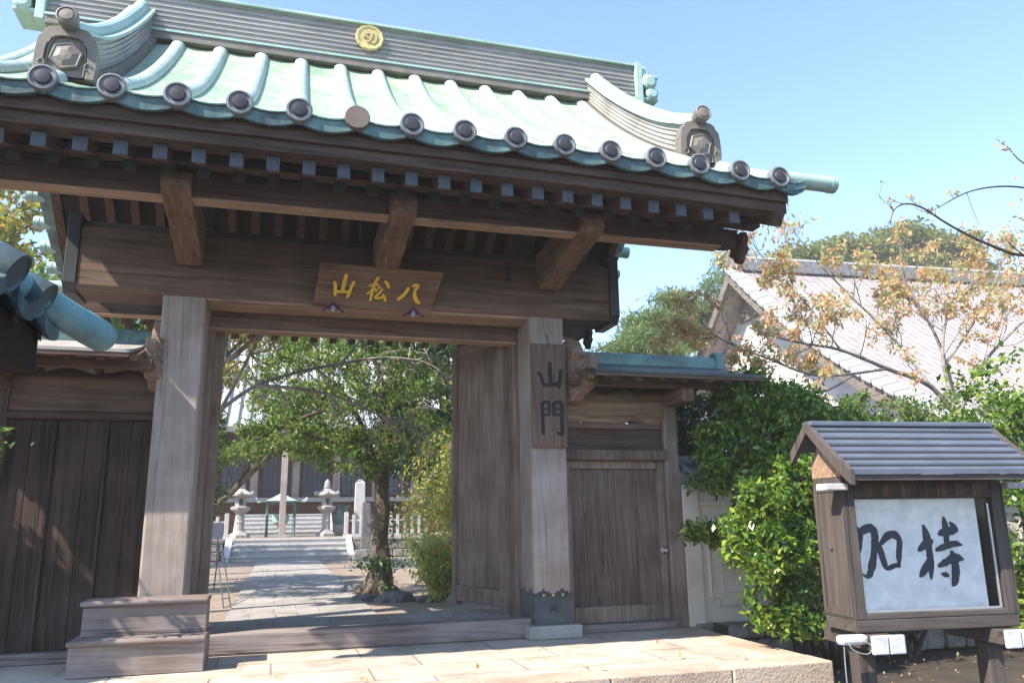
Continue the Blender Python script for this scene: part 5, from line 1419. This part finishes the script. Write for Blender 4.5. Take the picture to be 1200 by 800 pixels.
# bare branched cherry reaching across the opening
ch = thing('bare_cherry_tree', 'nearly bare cherry tree with grey drooping branches inside the gate', 'tree', (-2.4, 12.0, 0))
m = MB(); rg = random.Random(21); tips = []
def limb(pix, Y, r0, r1, kids, L, depth=1):
    pts = [at(x, y, Y + dy) for x, y, dy in pix]; pp = smooth_path([tuple(p) for p in pts], 5); n = len(pp)
    m.tube(pp, [r0 + (r1 - r0) * i / (n - 1) for i in range(n)], 7)
    for k in range(kids):
        i = rg.randrange(n // 5, n); p = Vector(pp[i]); d = Vector((rg.gauss(.35, .5), rg.gauss(0, .4), rg.gauss(-.35, .5)))
        grow(m, p, d, L * rg.uniform(.6, 1.3), .011, depth, rg, tips, .55, -.08, 5, .62)
m.tube([(-2.4, 12.0, 0), (-2.3, 12.0, 1.0), (-2.05, 12, 2.0), (-1.75, 12, 2.75)], [.14, .12, .10, .08], 9)
limb([(205, 520, 0), (258, 480, 0), (300, 452, 0), (350, 436, .2), (400, 426, .3), (450, 419, .4), (495, 424, .4), (520, 440, .4), (532, 470, .3), (540, 484, .2)], 12, .034, .008, 38, .42, 2)
limb([(300, 452, 0), (345, 455, -.2), (395, 465, -.3), (440, 484, -.4), (480, 500, -.4), (505, 518, -.4)], 12, .03, .007, 26, .36, 2)
limb([(205, 520, 0), (250, 490, -.2), (280, 440, -.4), (300, 402, -.5), (320, 380, -.6)], 12, .034, .012, 8, .4)
limb([(225, 450, 0), (262, 425, -.2), (300, 395, -.3), (330, 372, -.4)], 12, .04, .015, 5, .4)
limb([(400, 426, .3), (420, 402, .2), (440, 385, .2)], 12, .02, .008, 6, .35)
m.build('trunk', BARKP, ch, smooth=True)
g = np.random.default_rng(4); T = np.array([tuple(p) for p in tips]); T = T[g.integers(0, len(T), 700)] + g.normal(size=(700, 3)) * .04
leaves('crown', T, .075, LEAF_WEEP, ch, .45, .2, 6, .3)
# weeping shrub by the open door leaf
ws = thing('weeping_shrub', 'weeping shrub with yellow green and orange leaves beside the open door', 'shrub', (2.6, 12.6, 0))
m = MB(); rg = random.Random(31); lp = []
m.tube([(2.85, 13.4, 0), (2.82, 13.4, .9), (2.88, 13.4, 1.7), (2.95, 13.4, 2.3)], [.045, .04, .035, .03], 7)
for k in range(120):
    a = rg.uniform(0, 6.28); rr = rg.uniform(.1, 1.0) * rg.uniform(.6, 1.1); h = rg.uniform(1.5, 2.6); low = rg.uniform(.4, 1.6)
    x0, y0 = 2.85, 13.4; x1, y1 = x0 + math.cos(a) * rr, y0 + math.sin(a) * rr
    pts = smooth_path([(x0, y0, h - .2), ((x0 + x1) / 2, (y0 + y1) / 2, h + .05), (x1, y1, h - .25), (x1 + math.cos(a) * .06, y1 + math.sin(a) * .06, low)], 5)
    m.tube(pts, [.008 * (1 - .6 * i / (len(pts) - 1)) for i in range(len(pts))], 4)
    lp += [p for p in pts[6:] for _ in range(6)]
for k in range(90):
    a = rg.uniform(0, 6.28); rr = rg.uniform(.1, .55); hh = rg.uniform(.4, 1.0)
    pts = smooth_path([(2.45, 12.3, 0), (2.45 + math.cos(a) * rr * .5, 12.3 + math.sin(a) * rr * .5, hh * .6), (2.45 + math.cos(a) * rr, 12.3 + math.sin(a) * rr, hh)], 5)
    m.tube(pts, .006, 4); lp += [p for p in pts[3:] for _ in range(8)]
m.build('stems', BARKG, ws)
g = np.random.default_rng(8); LP = np.array(lp) + g.normal(size=(len(lp), 3)) * .06
leaves('leaves', LP, .08, LEAF_WEEP, ws, .34, .3, 9, .5)

def PXE(spots):
    out = []
    for x, y, Y, rx, rz in spots:
        p = at(x, y, Y); k = Y / FPX * 1.12; out.append((p.x, p.y, p.z, rx * k, rx * k * .75, rz * k))
    return out
# camellia by the plaster wall, its neighbours and the hedge
def bush(name, label, cat, ells, mat, size, ncl, per, cr, seed, base, stems=8, aspect=.55, flat=.75, shell=.6):
    t = thing(name, label, cat, base); rg = random.Random(seed); m = MB()
    for k in range(stems):
        e = ells[k % len(ells)]; p = Vector(base) + Vector((rg.uniform(-.25, .25), rg.uniform(-.12, .12), 0))
        q = Vector((e[0] + rg.uniform(-.6, .6) * e[3], e[1] + rg.uniform(-.5, .5) * e[4], e[2] + rg.uniform(-.4, .6) * e[5])); md_ = (p + q) / 2 + Vector((rg.gauss(0, .12), rg.gauss(0, .12), .15))
        m.tube(smooth_path([tuple(p), tuple(md_), tuple(q)], 4), [.035 * (1 - .8 * i / 8) for i in range(9)], 6)
    m.build('stems', BARKD, t)
    leaves('foliage', clumps(ells, ncl, per, cr, seed, shell, flat), size, mat, t, aspect, .55, seed)
    return t
bush('camellia_bush', 'glossy green camellia bush spilling over the plaster wall', 'bush',
     PXE([(905, 600, 7.0, 45, 45), (890, 650, 6.8, 38, 40), (925, 570, 7.1, 40, 40), (930, 660, 7.0, 40, 50), (905, 715, 6.8, 35, 18), (945, 720, 6.8, 25, 22), (872, 622, 7.1, 26, 18), (945, 610, 7.2, 35, 60)]) +
     PXE([(890, 470, 7.9, 50, 40), (893, 590, 7.6, 30, 40), (905, 520, 7.8, 50, 40), (850, 520, 8.0, 35, 30), (840, 560, 7.9, 30, 16), (835, 628, 7.7, 36, 12), (945, 500, 7.9, 40, 45)]),
     LEAF_CAM, .076, 470, 60, .15, 41, (5.6, 7.6, -.36), 12)
# drooping spray that reaches left towards the side door
bush('dark_tree', 'dark leafy tree behind the side gate roof end and wall', 'tree',
     [(5.5, 9.6, 2.3, .8, .7, .7), (5.0, 9.4, 1.9, .6, .5, .6), (6.1, 9.8, 2.35, .9, .7, .6), (5.9, 9.4, 2.75, .5, .5, .3)], LEAF_DARK, .075, 200, 60, .2, 42, (5.6, 9.5, -.02), 8)
hd = bush('hedge', 'clipped pale green hedge showing above the notice board roof', 'hedge',
     [(5.9 + .5 * k, 9.0 + .02 * k, 2.15 + .04 * math.sin(k * 1.7), .55, .5, .72) for k in range(10)], LEAF_HEDGE, .055, 380, 90, .17, 43, (8.5, 8.9, -.02), 12)
bush('camellia_bush', 'dark green camellia bush right of the notice board', 'bush',
     [(8.3, 7.4, 2.2, .7, .6, .8), (8.1, 7.2, 1.0, .7, .6, .8), (8.9, 7.4, 1.6, .7, .6, 1.0), (8.2, 7.0, .3, .6, .5, .5)], LEAF_CAM, .085, 170, 58, .2, 44, (8.4, 7.4, -.36), 8)
bush('camellia_bush', 'shaded green bush growing low behind the notice board', 'bush',
     [(6.6, 7.9, 1.2, .7, .5, .9), (7.3, 7.9, 1.1, .7, .5, .9), (6.3, 7.7, .5, .6, .5, .6), (7.0, 7.7, .7, .7, .5, .7)], LEAF_DARK, .085, 170, 58, .2, 45, (6.8, 7.9, -.36), 8)
rwx = thing('retaining_wall', 'dark rubble retaining wall in shade under the hedge behind the notice board', 'wall', (7.5, 8.3, -.36)); rubble(rwx, 4.75, 11.0, 8.02, -.35, .06, 9)
# unseen tree crown, shaped to shade the door and step block; twigs enter view
bush('leafy_tree', 'leafy green twigs poking in at the far left beside the dark plank doors', 'tree',
     [(-4.25, 7.0, 2.6, .85, .8, 1.0), (-4.9, 7.0, 2.4, .9, .8, 1.2)], LEAF_MID, .10, 420, 60, .22, 46, (-4.4, 7.0, -.36), 9)

lt = [o for o in S.objects if o.name == 'leafy_tree'][0]
m = MB(); m.tube(smooth_path([(-3.6, 7.0, 2.2), (-2.9, 7.0, 2.0), (-2.35, 7.0, 1.95), (-2.1, 7.0, 1.88)], 4), [.012 - .0007 * i for i in range(13)], 5); m.build('twig', BARKD, lt)
g = np.random.default_rng(19); leaves('twig_leaves', np.array((-2.17, 7.0, 1.89)) + g.normal(size=(60, 3)) * np.array((.10, .07, .075)), .085, LEAF_MID, lt, .6, .5, 20)
# persimmon coloured cherry on the right
ct = thing('autumn_cherry_tree', 'cherry tree with sparse orange leaves in front of the broad pale roof', 'tree', tuple(at(1125, 500, 11)))
ct['_org'] = (0, 0, 0); ct.location = (0, 0, 0)
m = MB(); rg = random.Random(51); tips = []
def limb2(pix, Y, r0, r1, kids, L, depth=3, gr=.03):
    r0 *= .85; L *= 1.05
    pp = smooth_path([tuple(at(x, y, Y + dy)) for x, y, dy in pix], 5); n = len(pp)
    m.tube(pp, [r0 + (r1 - r0) * i / (n - 1) for i in range(n)], 7)
    D = Vector(pp[-1]) - Vector(pp[0]); D.normalize()
    for k in range(kids):
        i = rg.randrange(n // 4, n); p = Vector(pp[i]); d = D * .7 + Vector((rg.gauss(-.1, .5), rg.gauss(0, .5), rg.gauss(.25, .5)))
        grow(m, p, d, L * rg.uniform(.6, 1.35), .010, depth, rg, tips, .55, gr, 5, .66)
b0 = at(1125, 520, 11)
m.tube([(b0.x + .15, 11, -.02), tuple(b0), tuple(at(1122, 485, 11))], [.12, .10, .085], 9)
limb2([(1122, 490, 0), (1090, 452, 0), (1040, 432, -.2), (985, 410, -.3), (930, 400, -.3), (880, 385, -.3)], 11, .06, .012, 9, .55)
limb2([(1122, 490, 0), (1112, 440, .3), (1095, 390, .5), (1060, 330, .6), (1055, 280, .6)], 11, .055, .010, 8, .6)
limb2([(1122, 490, 0), (1105, 420, .2), (1110, 370, .3), (1125, 330, .3)], 11, .05, .012, 8, .6)
limb2([(1090, 452, 0), (1050, 400, .5), (1000, 350, .6), (960, 310, .7)], 11, .035, .010, 8, .55)
limb2([(1122, 490, 0), (1150, 430, -.2), (1185, 390, -.3), (1230, 350, -.3)], 11, .05, .012, 8, .6)
limb2([(1040, 432, -.2), (960, 440, -.5), (900, 420, -.6), (850, 400, -.6), (822, 380, -.6)], 11, .03, .008, 9, .5)
limb2([(1105, 430, .2), (1140, 380, .5), (1170, 320, .6), (1180, 290, .6)], 11, .035, .010, 7, .55)
limb2([(985, 410, -.3), (940, 350, -.2), (900, 320, -.2), (935, 265, -.2)], 11, .02, .004, 6, .45)
limb2([(1000, 440, 0), (960, 460, -.2), (900, 455, -.4), (870, 440, -.4)], 11, .025, .008, 6, .45)
m.build('trunk', BARKG, ct, smooth=True)
g = np.random.default_rng(14); T = np.array([tuple(p) for p in tips]); nL = 11500
T = T[g.integers(0, len(T), nL)] + g.normal(size=(nL, 3)) * .035
leaves('crown', T, .095, LEAF_AUT, ct, .40, .1, 15, .7)
# long branches entering from a tree beyond the right edge
c2 = thing('bare_cherry_tree', 'long dark arching branches against the sky at the upper right edge', 'tree', (11.5, 8.0, -.36)); 
m = MB(); tips = []; rg = random.Random(61)
m.tube([(11.6, 8.0, -.36), (11.5, 8.0, 1.5), (11.2, 8, 3.2), tuple(at(1270, 300, 8))], [.16, .13, .10, .06], 9)
def limb3(pix, r0, r1, kids=3, L=.25, gr=0):
    pp = smooth_path([tuple(at(x, y, 8 + d)) for x, y, d in pix], 5); n = len(pp)
    m.tube(pp, [r0 + (r1 - r0) * i / (n - 1) for i in range(n)], 6)
    for k in range(kids):
        i = rg.randrange(n // 2, n); grow(m, Vector(pp[i]), Vector((rg.gauss(-.5, .3), rg.gauss(0, .3), rg.gauss(.3, .5))), L * rg.uniform(.5, 1), .005, 1, rg, tips, .4, gr, 4, .6)
limb3([(1270, 300, 0), (1200, 299, 0), (1175, 293, 0), (1140, 278, 0), (1110, 262, 0), (1080, 243, 0), (1060, 239, 0), (1048, 246, 0), (1044, 258, 0)], .028, .005, 5, .3)
limb3([(1270, 300, 0), (1240, 230, .1), (1200, 220, .1), (1165, 219, .1), (1132, 226, .1), (1100, 243, .1), (1088, 250, .1)], .022, .004, 2, .12)
limb3([(1240, 230, .1), (1220, 205, .1), (1195, 188, .1), (1182, 174, .1), (1168, 163, .1)], .016, .004, 2, .12)
limb3([(1200, 299, 0), (1188, 290, -.1), (1178, 279, -.1)], .012, .006, 0)
m.tube([tuple(at(1133, 226, 8.1)), tuple(at(1140, 246, 8.1)), tuple(at(1148, 265, 8.1))], [.006, .004, .002], 5)
m.build('trunk', BARKD, c2, smooth=True)
T = np.array([tuple(p) for p in tips]); T = T[g.integers(0, len(T), 60)] + g.normal(size=(60, 3)) * .03
T = np.concatenate([T, np.array([tuple(at(1190 + g.normal() * 10, 285 + g.normal() * 30, 8)) for _ in range(90)])])
leaves('crown', T, .085, LEAF_AUT, c2, .42, .1, 16, .7)

# pines left of the broad roof, hill wood and far trees
def pine(label, Y, spots, seed, base_px, size=.26):
    ells = []
    for (x, y, rx, rz) in spots:
        p = at(x, y, Y); k = Y / FPX * 1.05; ells.append((p.x, p.y, p.z, rx * k, rx * k * .8, rz * k))
    b = at(base_px, 560, Y); b.z = 0
    return tree('pine_tree', label, 'tree', tuple(b), .28, ells, LEAF_PINE, size, 60 + 26 * len(ells), 80, .62, seed, BARK, .16, trunk_top=ells[0][:3], group='pines between the gate and the hall', flat=.45, up=.1, limbs=len(ells))
pine('tallest pine tree rising behind the gable end of the white hall', 31, [(862, 305, 30, 12), (850, 335, 38, 14), (835, 365, 45, 16), (845, 395, 45, 16), (880, 340, 25, 12), (815, 390, 34, 12)], 71, 850)
pine('green pine tree standing between the gate beam end and the tallest pine', 27, [(790, 352, 30, 10), (775, 378, 45, 12), (800, 400, 45, 12), (750, 388, 32, 10)], 72, 785)
pine('low pale green pine seen just right of the beam end over the side gate ridge', 24, [(752, 400, 30, 14), (735, 412, 28, 10), (770, 415, 40, 12), (705, 410, 12, 3), (698, 414, 10, 3)], 73, 750, .2)
e = []
for (x, y, rx, rz) in ((1062, 288, 60, 24), (1005, 300, 60, 20), (1105, 295, 55, 26), (1135, 322, 40, 24), (960, 306, 50, 16), (928, 312, 40, 12), (1050, 325, 95, 24)):
    p = at(x, y, 48); k = 48 / FPX * 1.1; e.append((p.x, p.y, p.z, rx * k, rx * k * .7, rz * k))
bq = at(1050, 560, 48); bq.z = 0
tree('camphor_tree', 'huge rounded evergreen crown rising behind the grey roof ridge', 'tree', tuple(bq), .8, e, LEAF_HILL, .33, 620, 110, 1.0, 74, BARK, .6, limbs=10)
tree('yellow_green_tree', 'bright yellow green tree outside the left gable of the gate', 'tree', (-9.5, 24, 0), .25,
     [(-8.8, 24, 7.2, 2.4, 2, 2.8), (-7.6, 23.5, 9.4, 1.5, 1.5, 1.7), (-10, 24, 4.2, 2.4, 2, 2.2)], LEAF_YEL, .20, 260, 75, .45, 75)
tree('evergreen_tree', 'green tree behind the roof of the left side gate', 'tree', (-3.6, 15.5, 0), .15,
     [(-3.2, 15.5, 3.9, 1.3, 1.1, 1.2), (-2.6, 15.2, 4.6, .8, .8, .7), (-3.9, 15.6, 2.6, 1.0, 1.0, .9), (-3.6, 13.4, 4.5, 1.1, 1.0, .8), (-4.0, 17.6, 4.8, 1.3, 1.2, .9)], LEAF_MID, .11, 260, 70, .3, 76)
# far wood closing the horizon
P = []
g = np.random.default_rng(80)
for k in range(46):
    a = R(-42 + 96 * k / 45) ; d = 120 + g.uniform(-10, 25)
    P.append((math.sin(a) * d, math.cos(a) * d, 2.5 + g.uniform(0, 2), 5.5, 4, 3.6 + g.uniform(0, 2)))
o = leaves('far_wood', clumps(P, 1300, 40, 1.7, 81, .4, .7), .9, LEAF_HILL, None, .6, .4, 82)
tag(o, 'distant line of trees closing the horizon behind the temple grounds', 'wood', kind='stuff')

# closed box of thin even haze, added to soften contrast and lift shadows
mb = MB(); mb.box(-960, 960, -330, 1540, -1.4, 27)
hm = bpy.data.materials.new('haze_air'); hm.use_nodes = True; tt = hm.node_tree; tt.nodes.remove(tt.nodes['Principled BSDF'])
pvn = tt.nodes.new('ShaderNodeVolumePrincipled'); pvn.inputs['Density'].default_value = .0016; pvn.inputs['Color'].default_value = (1, .97, .93, 1)
tt.links.new(pvn.outputs[0], tt.nodes['Material Output'].inputs['Volume'])
tag(mb.build('haze', hm), 'thin pale haze added over the temple grounds to lift shadows', 'haze', kind='stuff')
g = np.random.default_rng(90)
P = np.concatenate([np.stack([g.uniform(-2, 4.5, 26), g.uniform(6.1, 8.2, 26), np.full(26, .012)], 1), np.stack([g.uniform(4.7, 9, 260), g.uniform(4, 7.8, 260), np.full(260, -.345)], 1), np.stack([g.uniform(-3, 4.5, 420), g.uniform(10.2, 22, 420), np.full(420, .018)], 1)])
fl = leaves('fallen_leaves', P, .055, LEAF_AUT, None, .5, 3, 91)
tag(fl, 'scattered fallen leaves lying on the paving and bare earth', 'fallen leaves', kind='stuff')
for o in S.objects:
    if '_org' in o: del o['_org']
